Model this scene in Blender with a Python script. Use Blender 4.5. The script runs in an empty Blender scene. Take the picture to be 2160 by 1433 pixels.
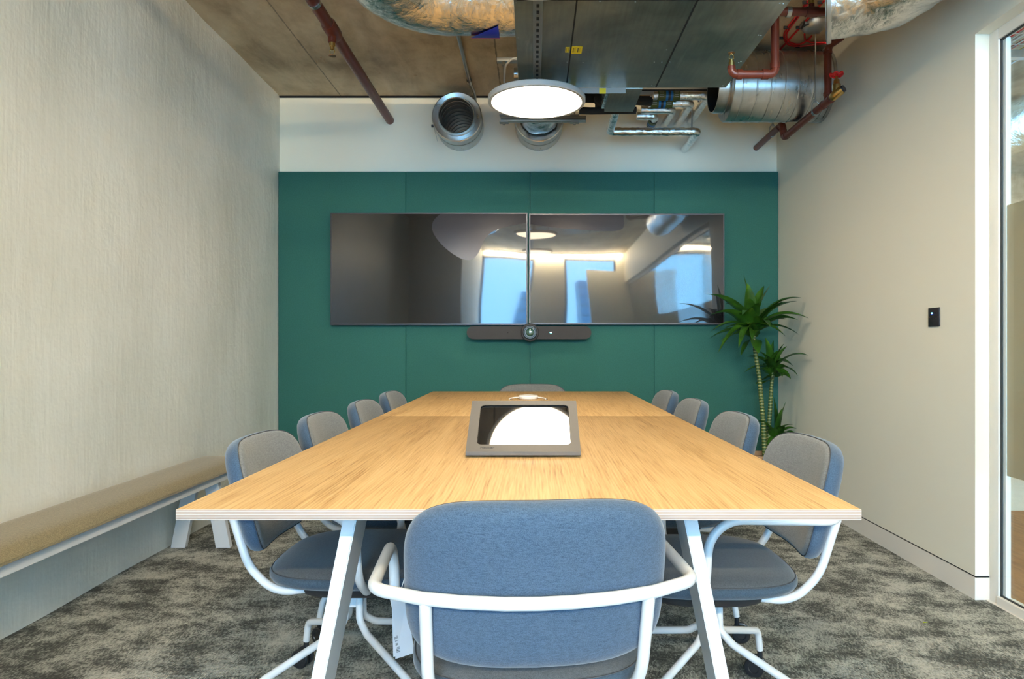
import bpy, bmesh, math, random
from mathutils import Vector, Matrix
random.seed(7)
S = bpy.context.scene
COL = S.collection
R = math.radians
F = 1450.0; CH = 1.05; PX, PY = 1126.0, 728.0      # focal length (px), camera height, vanishing point

# ------------------------------------------------------------------ camera, world, light, exposure
cam = bpy.data.objects.new('camera', bpy.data.cameras.new('camera')); COL.objects.link(cam)
cam.data.sensor_width = 36.0; cam.data.lens = F/2160*36
cam.data.shift_x = -(PX-1080)/2160; cam.data.shift_y = (PY-716.5)/2160
cam.data.clip_start = 0.02
cam.location = (0, 0, CH); cam.rotation_euler = (math.pi/2, 0, 0)
S.camera = cam
S.view_settings.view_transform = 'Standard'; S.view_settings.look = 'None'
S.view_settings.gamma = 1.0; S.view_settings.use_curve_mapping = False
S.view_settings.exposure = 2.1
S.cycles.max_bounces = 10; S.cycles.diffuse_bounces = 6; S.cycles.glossy_bounces = 5
S.cycles.transmission_bounces = 8; S.cycles.transparent_max_bounces = 12
S.cycles.sample_clamp_indirect = 6.0
S.cycles.caustics_reflective = False; S.cycles.caustics_refractive = False
S.cycles.use_denoising = True

world = bpy.data.worlds.new('sky'); S.world = world; world.use_nodes = True
wn = world.node_tree; wn.nodes.clear()
wo = wn.nodes.new('ShaderNodeOutputWorld'); wb = wn.nodes.new('ShaderNodeBackground')
wb.inputs['Color'].default_value = (0.225, 0.54, 0.93, 1); wb.inputs['Strength'].default_value = 8.5
wn.links.new(wb.outputs[0], wo.inputs['Surface'])
LAMP = 6.8                                          # radiance of the pendant discs
def portal(name, loc, sx, sz, rot):
    l = bpy.data.lights.new(name, 'AREA'); l.shape = 'RECTANGLE'; l.size = sx; l.size_y = sz
    l.cycles.is_portal = True
    o = bpy.data.objects.new(name, l); COL.objects.link(o); o.location = loc; o.rotation_euler = rot
portal('window_portal', (-0.55, -3.14, 1.45), 1.4, 2.7, (R(90), 0, 0))
portal('window_portal', (1.15, -3.14, 1.45), 1.0, 2.7, (R(90), 0, 0))
portal('window_portal', (3.1, -3.14, 1.45), 1.6, 2.7, (R(90), 0, 0))

# ------------------------------------------------------------------ helpers
def U(px, py, d):
    return Vector(((px-PX)*d/F, d, CH+(PY-py)*d/F))
def mat(name, color=(.5,.5,.5), rough=.5, metal=0.0, spec=.5, build=None, coat=0):
    m = bpy.data.materials.new(name); m.use_nodes = True
    nt = m.node_tree; b = nt.nodes['Principled BSDF']
    b.inputs['Base Color'].default_value = (*color, 1); b.inputs['Roughness'].default_value = rough
    b.inputs['Metallic'].default_value = metal; b.inputs['Specular IOR Level'].default_value = spec
    b.inputs['Coat Weight'].default_value = coat
    if build: build(nt, b)
    return m
def N(nt, t, **kw):
    n = nt.nodes.new(t)
    for k, v in kw.items():
        if k in n.inputs: n.inputs[k].default_value = v
        else: setattr(n, k, v)
    return n
def coords(nt, scale=(1,1,1), rot=(0,0,0), kind='Object'):
    tc = N(nt, 'ShaderNodeTexCoord'); mp = N(nt, 'ShaderNodeMapping')
    mp.inputs['Scale'].default_value = scale; mp.inputs['Rotation'].default_value = rot
    nt.links.new(tc.outputs[kind], mp.inputs[0]); return mp.outputs[0]
def noise(nt, vec, scale, detail=4, rough=.5, dist=0):
    n = N(nt, 'ShaderNodeTexNoise'); n.inputs['Scale'].default_value = scale; n.inputs['Detail'].default_value = detail
    n.inputs['Roughness'].default_value = rough; n.inputs['Distortion'].default_value = dist
    nt.links.new(vec, n.inputs['Vector']); return n.outputs['Fac']
def ramp(nt, fac, stops):
    r = N(nt, 'ShaderNodeValToRGB'); e = r.color_ramp.elements
    e[0].position, e[0].color = stops[0][0], (*stops[0][1], 1)
    e[1].position, e[1].color = stops[-1][0], (*stops[-1][1], 1)
    for p, c in stops[1:-1]:
        x = e.new(p); x.color = (*c, 1)
    nt.links.new(fac, r.inputs[0]); return r.outputs[0]
def mixc(nt, fac, a, b, mode='MIX'):
    m = N(nt, 'ShaderNodeMix', data_type='RGBA', blend_type=mode)
    for v, i in ((fac, 0), (a, 6), (b, 7)):
        if hasattr(v, 'is_linked'): nt.links.new(v, m.inputs[i])
        else: m.inputs[i].default_value = v if i == 0 else (*v, 1)
    return m.outputs[2]
def math_(nt, op, a, b=0.0):
    m = N(nt, 'ShaderNodeMath', operation=op)
    for i, v in enumerate((a, b)):
        if hasattr(v, 'is_linked'): nt.links.new(v, m.inputs[i])
        else: m.inputs[i].default_value = v
    return m.outputs[0]
def bump(nt, b, h, strength=.3, dist=.01):
    n = N(nt, 'ShaderNodeBump'); n.inputs['Strength'].default_value = strength; n.inputs['Distance'].default_value = dist
    nt.links.new(h, n.inputs['Height']); nt.links.new(n.outputs[0], b.inputs['Normal'])

# ------------------------------------------------------------------ materials
def b_plaster(nt, b):
    c = coords(nt, (1,1,.14)); n1 = noise(nt, c, 9, 7, .62, .3)
    c2 = coords(nt); n2 = noise(nt, c2, 2.5, 5, .6); n3 = noise(nt, c2, 30, 4, .6)
    c3 = coords(nt, (1,1,.05)); n4 = noise(nt, c3, 60, 2, .5)
    spots = noise(nt, c2, 6, 2, .5, .6); spots = math_(nt, 'GREATER_THAN', spots, .68)
    h = math_(nt, 'ADD', math_(nt, 'MULTIPLY', n1, .42), math_(nt, 'MULTIPLY', n2, 1.3))
    h = math_(nt, 'ADD', h, math_(nt, 'MULTIPLY', n3, .10)); h = math_(nt, 'ADD', h, math_(nt, 'MULTIPLY', n4, .10))
    h = math_(nt, 'ADD', h, math_(nt, 'MULTIPLY', spots, .08))
    bump(nt, b, h, .6, .016)
    nt.links.new(ramp(nt, n2, [(.3, (.74,.73,.66)), (.7, (.80,.79,.73))]), b.inputs['Base Color'])
M_PLASTER = mat('rough_painted_plaster', (.7,.68,.62), .42, build=b_plaster, spec=.5)
def b_paint(nt, b):
    bump(nt, b, noise(nt, coords(nt), 220, 2), .08, .002)
M_WALL = mat('cream_wall_paint', (.78,.735,.615), .6, build=b_paint)
M_TRIM = mat('cream_trim_paint', (.74,.69,.62), .42)
M_WHITEW = mat('white_wall_paint', (.93,.86,.69), .6, build=b_paint)
def b_concrete(nt, b):
    c = coords(nt); n1 = noise(nt, c, 1.3, 7, .62, .3); n2 = noise(nt, coords(nt, (1,.35,1)), 7, 6, .65, .4)
    f = math_(nt, 'ADD', math_(nt, 'MULTIPLY', n1, .6), math_(nt, 'MULTIPLY', n2, .4))
    base = ramp(nt, f, [(.34, (.28,.205,.13)), (.46, (.50,.38,.245)), (.55, (.64,.51,.345)), (.66, (.76,.64,.47))])
    st = ramp(nt, noise(nt, coords(nt, (1,1,1)), 9, 3, .6, .8), [(.68, (0,0,0)), (.76, (1,1,1))])
    base = mixc(nt, math_(nt, 'MULTIPLY', st, .5), base, (.30,.13,.04))
    sx = N(nt, 'ShaderNodeSeparateXYZ'); nt.links.new(c, sx.inputs[0])
    g = None
    for x0 in (-1.44, -.24, .96):
        d = math_(nt, 'ABSOLUTE', math_(nt, 'ADD', sx.outputs[0], -x0))
        w = math_(nt, 'MULTIPLY', noise(nt, c, 20, 3), .012)
        l = math_(nt, 'LESS_THAN', math_(nt, 'ADD', d, w), .0105)
        g = l if g is None else math_(nt, 'MAXIMUM', g, l)
    base = mixc(nt, math_(nt, 'MULTIPLY', g, .75), base, (.16,.13,.10))
    nt.links.new(base, b.inputs['Base Color'])
    h = math_(nt, 'SUBTRACT', math_(nt, 'MULTIPLY', noise(nt, c, 30, 5), .25), g)
    bump(nt, b, h, .5, .006)
M_CONCRETE = mat('bare_concrete', rough=.75, build=b_concrete)
def b_carpet(nt, b):
    # cut into small tufts: the pattern colour is constant over each tuft
    c = coords(nt, (1,1,1), (0,0,R(4)))
    sn = N(nt, 'ShaderNodeVectorMath', operation='SNAP'); nt.links.new(c, sn.inputs[0]); sn.inputs[1].default_value = (.0042,.0085,1)
    mp = N(nt, 'ShaderNodeMapping'); mp.inputs['Scale'].default_value = (1,1.25,1); mp.inputs['Rotation'].default_value = (0,0,R(25))
    nt.links.new(sn.outputs[0], mp.inputs[0])
    n1 = noise(nt, mp.outputs[0], 6.0, 9, .70, .15); n2 = noise(nt, sn.outputs[0], 1.6, 2, .5)
    wn_ = N(nt, 'ShaderNodeTexWhiteNoise'); nt.links.new(sn.outputs[0], wn_.inputs[0])
    f = math_(nt, 'ADD', math_(nt, 'MULTIPLY', n1, .8), math_(nt, 'MULTIPLY', n2, .2))
    f = math_(nt, 'ADD', f, math_(nt, 'MULTIPLY', math_(nt, 'ADD', wn_.outputs['Value'], -.5), .13))
    col = ramp(nt, f, [(.38, (.075,.078,.072)), (.455, (.14,.143,.13)), (.53, (.33,.33,.295)), (.62, (.52,.51,.455))])
    nt.links.new(col, b.inputs['Base Color'])
    sp = N(nt, 'ShaderNodeSeparateXYZ'); nt.links.new(c, sp.inputs[0])
    w1 = math_(nt, 'SINE', math_(nt, 'MULTIPLY', sp.outputs[0], 2*math.pi/.0042)); w2 = math_(nt, 'SINE', math_(nt, 'MULTIPLY', sp.outputs[1], 2*math.pi/.0085))
    bump(nt, b, math_(nt, 'ADD', w1, w2), .5, .002)
M_CARPET = mat('grey_mottled_carpet', rough=.95, spec=.1, build=b_carpet)
def b_oak(nt, b):
    cw = coords(nt, (1,.03,1))
    c1 = coords(nt, (1,.055,1))
    warp = noise(nt, coords(nt, (1,.5,1)), 2.2, 3, .5)
    add = N(nt, 'ShaderNodeVectorMath', operation='ADD'); nt.links.new(c1, add.inputs[0])
    cmb = N(nt, 'ShaderNodeCombineXYZ'); nt.links.new(math_(nt, 'MULTIPLY', warp, .10), cmb.inputs[0]); nt.links.new(cmb.outputs[0], add.inputs[1])
    n1 = noise(nt, add.outputs[0], 26, 7, .62, .35)
    n2 = noise(nt, cw, 170, 4, .6, .1)
    n3 = noise(nt, coords(nt, (1,.3,1)), 3, 3, .5)
    f = math_(nt, 'ADD', math_(nt, 'MULTIPLY', n1, .30), math_(nt, 'MULTIPLY', n2, .60))
    f = math_(nt, 'ADD', f, math_(nt, 'MULTIPLY', n3, .10))
    so = N(nt, 'ShaderNodeSeparateXYZ'); nt.links.new(coords(nt), so.inputs[0])
    wx = math_(nt, 'ADD', so.outputs[0], math_(nt, 'MULTIPLY', noise(nt, coords(nt, (1,.16,1)), 7, 4, .55), .06))
    ln_ = math_(nt, 'SINE', math_(nt, 'MULTIPLY', wx, 2*math.pi/.0072))
    amp = noise(nt, coords(nt, (1,.25,1)), 9, 2, .5)
    f = math_(nt, 'ADD', f, math_(nt, 'MULTIPLY', math_(nt, 'MULTIPLY', ln_, amp), .075))
    col = ramp(nt, f, [(.34, (.34,.18,.06)), (.44, (.475,.285,.112)), (.54, (.55,.345,.145)), (.66, (.60,.395,.18))])
    nt.links.new(col, b.inputs['Base Color'])
    bump(nt, b, f, .15, .001)
    nt.links.new(ramp(nt, n1, [(.3, (.48,.48,.48)), (.7, (.56,.56,.56))]), b.inputs['Roughness'])
M_OAK = mat('oak_veneer', rough=.38, build=b_oak)
def b_ply(nt, b):
    sp = N(nt, 'ShaderNodeSeparateXYZ'); nt.links.new(coords(nt), sp.inputs[0])
    s = math_(nt, 'SINE', math_(nt, 'MULTIPLY', sp.outputs[2], 2*math.pi/.0031))
    s = math_(nt, 'ADD', s, math_(nt, 'MULTIPLY', noise(nt, coords(nt, (.2,.2,1)), 160, 4, .7), .9))
    col = ramp(nt, s, [(.0, (.28,.19,.145)), (.55, (.42,.35,.30)), (.9, (.50,.46,.42))])
    nt.links.new(col, b.inputs['Base Color'])
M_PLY = mat('plywood_edge', rough=.55, build=b_ply)
def b_fabric(c1, c2, scale=700):
    def f(nt, b):
        c = coords(nt); v = N(nt, 'ShaderNodeTexVoronoi'); v.inputs['Scale'].default_value = scale
        nt.links.new(c, v.inputs['Vector'])
        n = noise(nt, coords(nt, (.35,1,1.3)), 260, 3, .7)
        m = math_(nt, 'ADD', math_(nt, 'MULTIPLY', v.outputs['Distance'], .5), math_(nt, 'MULTIPLY', n, .7))
        nt.links.new(ramp(nt, m, [(.35, c1), (.75, c2)]), b.inputs['Base Color'])
        bump(nt, b, m, .15, .0006)
        b.inputs['Sheen Weight'].default_value = .25; b.inputs['Sheen Roughness'].default_value = .5
    return f
M_CHAIR = mat('grey_woven_fabric_daylit', rough=.92, spec=.15, build=b_fabric((.019,.040,.070), (.056,.094,.150)))  # grey backrest fabric, blue daylight on rear and rim painted into the colour
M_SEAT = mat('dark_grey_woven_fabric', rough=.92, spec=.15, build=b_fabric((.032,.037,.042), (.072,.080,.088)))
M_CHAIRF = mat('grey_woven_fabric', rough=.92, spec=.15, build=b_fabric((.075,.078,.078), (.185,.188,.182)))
M_SEATS = mat('dark_grey_woven_fabric_daylit', rough=.92, spec=.15, build=b_fabric((.018,.034,.052), (.048,.074,.104)))  # seat sides: bluish daylight painted into the dark grey fabric
M_PIPING = mat('dark_piping', (.04,.043,.05), .8)
M_BENCH = mat('olive_wool_fabric', rough=.95, spec=.1, build=b_fabric((.12,.09,.04), (.28,.218,.112), 500))
def b_panel(nt, b):
    n = noise(nt, coords(nt), 160, 4, .7)
    nt.links.new(ramp(nt, n, [(.3, (.026,.10,.083)), (.7, (.038,.145,.12))]), b.inputs['Base Color'])
    bump(nt, b, n, .2, .001)
M_PANEL = mat('green_felt', rough=.9, spec=.15, build=b_panel)
M_WMETAL = mat('white_powder_coat', (.60,.605,.61), .38)
M_BLACK = mat('black_plastic', (.018,.018,.02), .42)
M_CASTOR = mat('black_castor_plastic', (.012,.013,.016), .35)
M_RUBBER = mat('black_foam', (.012,.012,.012), .85)
M_CHROME = mat('chrome', (.75,.75,.75), .15, 1)
def b_galv(r0, r1, lo, hi, sc=3.0):
    def f(nt, b):
        c = coords(nt, (1,1,1)); n = noise(nt, c, sc, 5, .6, .6)
        s = noise(nt, coords(nt, (1,.08,.08), (0,0,R(35))), 60, 3, .5)
        m = math_(nt, 'ADD', math_(nt, 'MULTIPLY', n, .75), math_(nt, 'MULTIPLY', s, .25))
        col = ramp(nt, m, [(.3, lo), (.7, hi)])
        if sc == 3.2:
            k1 = ramp(nt, noise(nt, coords(nt, (1,.10,1), (0,0,R(-12))), 22, 4, .7, .6), [(.60, (0,0,0)), (.74, (1,1,1))])
            k2 = ramp(nt, noise(nt, c, 1.7, 2, .5), [(.45, (0,0,0)), (.62, (1,1,1))])
            col = mixc(nt, math_(nt, 'MULTIPLY', math_(nt, 'MULTIPLY', k1, k2), .6), col, (.62,.62,.56))
        nt.links.new(col, b.inputs['Base Color'])
        nt.links.new(ramp(nt, m, [(.3, (r0,)*3), (.7, (r1,)*3)]), b.inputs['Roughness'])
        bump(nt, b, n, .08, .01)
    return f
M_GALV = mat('galvanised_steel', metal=1, build=b_galv(.22, .42, (.42,.42,.41), (.66,.66,.64), 6))
M_UNIT = mat('dull_galvanised_casing', metal=.9, build=b_galv(.34, .55, (.17,.18,.16), (.46,.48,.43), 3.2))
M_SCRATCH = mat('casing_scuff', (.45,.44,.40), .5, .8)
M_GALVD = mat('dull_galvanised_channel', (.40,.40,.38), .42, .9)
M_HOLE = mat('dark_opening', (.01,.01,.01), .9)
def b_foil(nt, b):
    c = coords(nt); n = noise(nt, c, 26, 6, .68, 1.2)
    v = N(nt, 'ShaderNodeTexVoronoi', feature='DISTANCE_TO_EDGE'); v.inputs['Scale'].default_value = 16
    wv = N(nt, 'ShaderNodeVectorMath', operation='ADD'); nt.links.new(c, wv.inputs[0])
    cb = N(nt, 'ShaderNodeCombineXYZ'); 
    for i in range(3): nt.links.new(math_(nt, 'MULTIPLY', noise(nt, coords(nt, (1,1,1), (i,0,0)), 9, 4), .12), cb.inputs[i])
    nt.links.new(cb.outputs[0], wv.inputs[1]); nt.links.new(wv.outputs[0], v.inputs['Vector'])
    h = math_(nt, 'ADD', n, math_(nt, 'MULTIPLY', math_(nt, 'MINIMUM', v.outputs['Distance'], .2), 1.2))
    bump(nt, b, h, .38, .012)
M_FOIL = mat('crinkled_foil', (.84,.84,.83), .10, 1, build=b_foil)
M_RED = mat('red_oxide_paint', (.135,.024,.011), .38)
M_REDCABLE = mat('red_cable', (.62,.012,.012), .4)
M_BRASS = mat('brass', (.62,.42,.15), .3, 1)
M_COPPER = mat('copper', (.65,.33,.2), .35, 1)
M_SCREEN = mat('black_screen_glass', (.006,.0055,.005), .25, spec=.1, coat=1.0)
M_SCREEN.node_tree.nodes['Principled BSDF'].inputs['Coat Roughness'].default_value = .03
M_SCREEN.node_tree.nodes['Principled BSDF'].inputs['Coat IOR'].default_value = 1.5
M_BEZEL = mat('dark_screen_frame', (.035,.033,.04), .35, .3)
M_BAR = mat('graphite_mesh_cloth', (.035,.033,.033), .8)
M_LENS = mat('lens_glass', (.02,.07,.05), .05, spec=1.0, coat=1)
M_LENSRING = mat('lens_ring', (.03,.045,.05), .4, .3)
M_CONSOLE = mat('graphite_powder_coat', (.095,.086,.078), .5, .2)
M_TABLET = mat('tablet_glass', (.006,.006,.006), .02, spec=1.0, coat=1)
M_TABLET.node_tree.nodes['Principled BSDF'].inputs['Coat IOR'].default_value = 2.0
M_WPLASTIC = mat('white_plastic', (.78,.76,.73), .4)
M_PAPER = mat('white_card', (.46,.50,.56), .6)
M_INK = mat('dark_print', (.03,.03,.035), .7)
M_YELLOW = mat('yellow_sticker', (.80,.62,.02), .5)
M_BLUEST = mat('blue_sticker', (.015,.03,.36), .4)
M_REDST = mat('red_sticker', (.55,.012,.03), .4)
M_GREENB = mat('olive_band', (.07,.09,.015), .5)
M_BLUEB = mat('blue_band', (.012,.16,.45), .5)
M_GREYCABLE = mat('grey_cable', (.62,.60,.56), .5)
M_LAMPBODY = mat('pale_grey_lamp_rim', (.52,.51,.49), .45)
M_GASKET = mat('black_gasket', (.02,.022,.022), .5)
M_BEAD = mat('white_glazing_bead', (.80,.82,.82), .3)
def emit(name, color, strength):
    m = bpy.data.materials.new(name); m.use_nodes = True; nt = m.node_tree; nt.nodes.clear()
    o = N(nt, 'ShaderNodeOutputMaterial'); e = N(nt, 'ShaderNodeEmission')
    e.inputs[0].default_value = (*color, 1); e.inputs[1].default_value = strength
    nt.links.new(e.outputs[0], o.inputs[0]); return m
M_DISC = emit('lamp_diffuser', (1.0, .83, .59), LAMP)
M_LINE = emit('linear_lamp', (1.0, .84, .58), 220)
M_LEDB = emit('blue_led', (.05,.2,1), 6)
M_LEDT = emit('teal_led', (.1,.8,.8), 4)
def glassmat(name, tint, rough=0.0):
    m = bpy.data.materials.new(name); m.use_nodes = True; nt = m.node_tree; nt.nodes.clear()
    o = N(nt, 'ShaderNodeOutputMaterial'); t = N(nt, 'ShaderNodeBsdfTransparent'); t.inputs[0].default_value = (*tint, 1)
    g = N(nt, 'ShaderNodeBsdfGlossy'); g.inputs['Roughness'].default_value = rough
    lw = N(nt, 'ShaderNodeLayerWeight'); lw.inputs[0].default_value = .5
    f5 = math_(nt, 'ADD', math_(nt, 'MULTIPLY', math_(nt, 'POWER', lw.outputs['Facing'], 4.5), .8), .035)
    mx = N(nt, 'ShaderNodeMixShader'); nt.links.new(f5, mx.inputs[0])
    nt.links.new(t.outputs[0], mx.inputs[1]); nt.links.new(g.outputs[0], mx.inputs[2]); nt.links.new(mx.outputs[0], o.inputs[0])
    return m
M_GLASS = glassmat('clear_glass', (.94,.97,.96))
def frost():
    m = bpy.data.materials.new('frosted_film'); m.use_nodes = True; nt = m.node_tree; nt.nodes.clear()
    o = N(nt, 'ShaderNodeOutputMaterial'); t = N(nt, 'ShaderNodeBsdfTranslucent'); t.inputs[0].default_value = (.80,.72,.58,1)
    d = N(nt, 'ShaderNodeBsdfDiffuse'); d.inputs[0].default_value = (.55,.49,.38,1)
    mx = N(nt, 'ShaderNodeMixShader'); mx.inputs[0].default_value = .45
    nt.links.new(t.outputs[0], mx.inputs[1]); nt.links.new(d.outputs[0], mx.inputs[2]); nt.links.new(mx.outputs[0], o.inputs[0])
    return m
M_FROST = frost()
def b_floorwood(nt, b):
    n = noise(nt, coords(nt, (1,.12,1)), 30, 5, .6, .4)
    nt.links.new(ramp(nt, n, [(.35, (.22,.09,.025)), (.65, (.36,.165,.055))]), b.inputs['Base Color'])
M_FLOORW = mat('corridor_wood_floor', rough=.4, build=b_floorwood)
M_SANDC = mat('sand_carpet', rough=.95, build=b_fabric((.42,.33,.2), (.6,.5,.33), 300))
def b_leaf(nt, b):
    c = coords(nt); n = noise(nt, coords(nt), 8, 3, .5)
    nt.links.new(ramp(nt, n, [(.35, (.014,.05,.007)), (.6, (.04,.125,.010)), (.75, (.11,.24,.018))]), b.inputs['Base Color'])
M_LEAF = mat('glossy_leaf', rough=.28, build=b_leaf)
def b_cane(nt, b):
    sp = N(nt, 'ShaderNodeSeparateXYZ'); nt.links.new(coords(nt), sp.inputs[0])
    z = math_(nt, 'ADD', sp.outputs[2], math_(nt, 'MULTIPLY', noise(nt, coords(nt), 14, 2), .02))
    s = math_(nt, 'SINE', math_(nt, 'MULTIPLY', z, 2*math.pi/.021))
    nt.links.new(ramp(nt, s, [(.0, (.045,.085,.015)), (.72, (.09,.14,.025)), (.9, (.34,.29,.12))]), b.inputs['Base Color'])
    bump(nt, b, s, .3, .003)
M_CANE = mat('ringed_cane', rough=.5, build=b_cane)
M_POT = mat('terracotta_pot', (.36,.22,.12), .6)
M_SOIL = mat('soil', (.04,.028,.018), .95)

# ------------------------------------------------------------------ mesh helpers
def finish(bm, name, m, parent=None, smooth=True, angle=35, local=False):
    bmesh.ops.recalc_face_normals(bm, faces=bm.faces)
    me = bpy.data.meshes.new(name); bm.to_mesh(me); bm.free()
    ms = m if isinstance(m, (list, tuple)) else [m]
    for x in ms: me.materials.append(x)
    o = bpy.data.objects.new(name, me); COL.objects.link(o)
    if smooth and len(me.polygons):
        me.polygons.foreach_set('use_smooth', [True]*len(me.polygons)); me.set_sharp_from_angle(angle=R(angle))
    if parent:
        o.parent = parent
        if not local:
            r = parent
            while r.parent: r = r.parent
            me.transform(Matrix.Translation(-Vector(r.location)))
    return o
def struct(o, name=None):
    o['kind'] = 'structure'; return o
def tag(o, label, cat, group=None):
    o['label'] = label; o['category'] = cat
    if group: o['group'] = group
    return o
def thing(name, loc, label, cat, group=None, rz=0):
    o = bpy.data.objects.new(name, None); COL.objects.link(o); o.location = loc; o.rotation_euler = (0,0,rz)
    return tag(o, label, cat, group)
def copy_tree(o, parent=None):
    c = o.copy(); COL.objects.link(c)
    if parent: c.parent = parent
    for ch in list(o.children): copy_tree(ch, c)
    return c
def box(bm, x0, x1, y0, y1, z0, z1, bev=0, seg=2, rot=None, mi=0):
    r = bmesh.ops.create_cube(bm, size=1.0); vs = r['verts']
    for v in vs:
        v.co = Vector((x0+(v.co.x+.5)*(x1-x0), y0+(v.co.y+.5)*(y1-y0), z0+(v.co.z+.5)*(z1-z0)))
    fs = list({f for v in vs for f in v.link_faces})
    for f in fs: f.material_index = mi
    if bev:
        es = list({e for v in vs for e in v.link_edges})
        rr = bmesh.ops.bevel(bm, geom=es, offset=bev, segments=seg, affect='EDGES', profile=.5)
        vs = list({v for f in rr['faces'] for v in f.verts} | {v for v in vs if v.is_valid})
    if rot: bmesh.ops.transform(bm, matrix=rot, verts=vs)
    return vs
def bx(name, m, *a, parent=None, bev=0, local=False):
    bm = bmesh.new(); box(bm, *a, bev=bev); return finish(bm, name, m, parent, local=local, smooth=bool(bev))
def fillet(pts, rad, seg=8):
    pts = [Vector(p) for p in pts]; out = [pts[0]]
    for i in range(1, len(pts)-1):
        a, b, c = pts[i-1], pts[i], pts[i+1]
        r = rad[i-1] if isinstance(rad, (list, tuple)) else rad
        u = (a-b).normalized(); v = (c-b).normalized()
        ang = u.angle(v)
        if r <= 0 or ang > math.pi-.02: out.append(b); continue
        t = min(r/math.tan(ang/2), (a-b).length*.49 if i > 1 else (a-b).length*.98, (c-b).length*.49 if i < len(pts)-2 else (c-b).length*.98)
        r2 = t*math.tan(ang/2)
        cen = b+(u+v).normalized()*(r2/math.sin(ang/2))
        p0 = b+u*t; p1 = b+v*t; d0 = p0-cen; d1 = p1-cen; th = d0.angle(d1)
        for k in range(seg+1):
            s = k/seg
            out.append(cen+(d0*math.sin((1-s)*th)+d1*math.sin(s*th))/math.sin(th))
    out.append(pts[-1]); return out
def tube(bm, pts, r, n=14, cap=True, mi=0):
    pts = [Vector(p) for p in pts]; rings = []
    T0 = (pts[1]-pts[0]).normalized(); up = Vector((0,0,1)) if abs(T0.z) < .9 else Vector((1,0,0))
    nrm = T0.cross(up).normalized()
    for i, p in enumerate(pts):
        a = pts[max(i-1,0)]; b = pts[min(i+1,len(pts)-1)]; T = (b-a).normalized()
        nrm = (nrm-T*nrm.dot(T)).normalized(); bn = T.cross(nrm)
        rr = r[i] if isinstance(r, (list, tuple)) else r
        rings.append([bm.verts.new(p+(nrm*math.cos(2*math.pi*k/n)+bn*math.sin(2*math.pi*k/n))*rr) for k in range(n)])
    for a, b in zip(rings, rings[1:]):
        for k in range(n):
            f = bm.faces.new((a[k], a[(k+1)%n], b[(k+1)%n], b[k])); f.material_index = mi
    if cap:
        f = bm.faces.new(rings[0][::-1]); f.material_index = mi; f = bm.faces.new(rings[-1]); f.material_index = mi
    return rings
def tb(name, m, pts, r, parent=None, rad=0, n=14, cap=True, local=False, seg=8):
    bm = bmesh.new(); tube(bm, fillet(pts, rad, seg) if rad else pts, r, n, cap); return finish(bm, name, m, parent, local=local, angle=50)
def revolve(bm, prof, origin, axis, n=48, mi=0, closed=False):
    axis = Vector(axis).normalized(); up = Vector((0,0,1)) if abs(axis.z) < .9 else Vector((1,0,0))
    u = axis.cross(up).normalized(); w = axis.cross(u); rings = []
    for t, r in prof:
        c = Vector(origin)+axis*t
        if r < 1e-6: rings.append([bm.verts.new(c)])
        else: rings.append([bm.verts.new(c+(u*math.cos(2*math.pi*k/n)+w*math.sin(2*math.pi*k/n))*r) for k in range(n)])
    pr = list(zip(rings, rings[1:])) + ([(rings[-1], rings[0])] if closed else [])
    for a, b in pr:
        for k in range(n):
            k2 = (k+1)%n
            if len(a) == 1 and len(b) == 1: continue
            if len(a) == 1: f = bm.faces.new((a[0], b[k], b[k2]))
            elif len(b) == 1: f = bm.faces.new((a[k], a[k2], b[0]))
            else: f = bm.faces.new((a[k], a[k2], b[k2], b[k]))
            f.material_index = mi
def rv(name, m, prof, origin, axis, parent=None, n=48, closed=False, local=False, angle=35):
    bm = bmesh.new(); revolve(bm, prof, origin, axis, n, closed=closed); return finish(bm, name, m, parent, local=local, angle=angle)
def poly_prism(bm, pts, nvec, th, mi=0):
    nvec = Vector(nvec).normalized()*th
    a = [bm.verts.new(Vector(p)) for p in pts]; b = [bm.verts.new(Vector(p)+nvec) for p in pts]
    bm.faces.new(a); bm.faces.new(b[::-1])
    for i in range(len(pts)):
        j = (i+1)%len(pts); bm.faces.new((a[i], b[i], b[j], a[j]))
def text(name, body, size, m, mtx, parent, ext=.0002, align='LEFT', shear=0, local=True):
    cu = bpy.data.curves.new(name, 'FONT'); cu.body = body; cu.size = size; cu.extrude = ext; cu.align_x = align; cu.shear = shear
    t = bpy.data.objects.new('tmp', cu); COL.objects.link(t)
    me = bpy.data.meshes.new_from_object(t.evaluated_get(bpy.context.evaluated_depsgraph_get()))
    bpy.data.objects.remove(t); me.transform(mtx); me.materials.clear(); me.materials.append(m)
    o = bpy.data.objects.new(name, me); COL.objects.link(o); o.parent = parent
    if parent and not local:
        r = parent
        while r.parent: r = r.parent
        me.transform(Matrix.Translation(-Vector(r.location)))
    return o
def superell(w, h, n, k=72):
    out = []
    for i in range(k):
        t = 2*math.pi*i/k; c, s = math.cos(t), math.sin(t)
        out.append((w*math.copysign(abs(c)**(2/n), c), h*math.copysign(abs(s)**(2/n), s)))
    return out

# ------------------------------------------------------------------ room shell
XL, XR, YB, ZC, YR = -1.90, 1.817, 5.14, 2.91, -3.2
# floor: mottled carpet inside the room
struct(bx('floor', M_CARPET, XL-.3, 1.86, YR-.1, YB+.1, -.1, 0))
struct(bx('ceiling', M_CONCRETE, XL-.3, 5.0, YR-.1, YB+.6, ZC, ZC+.15))
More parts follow.
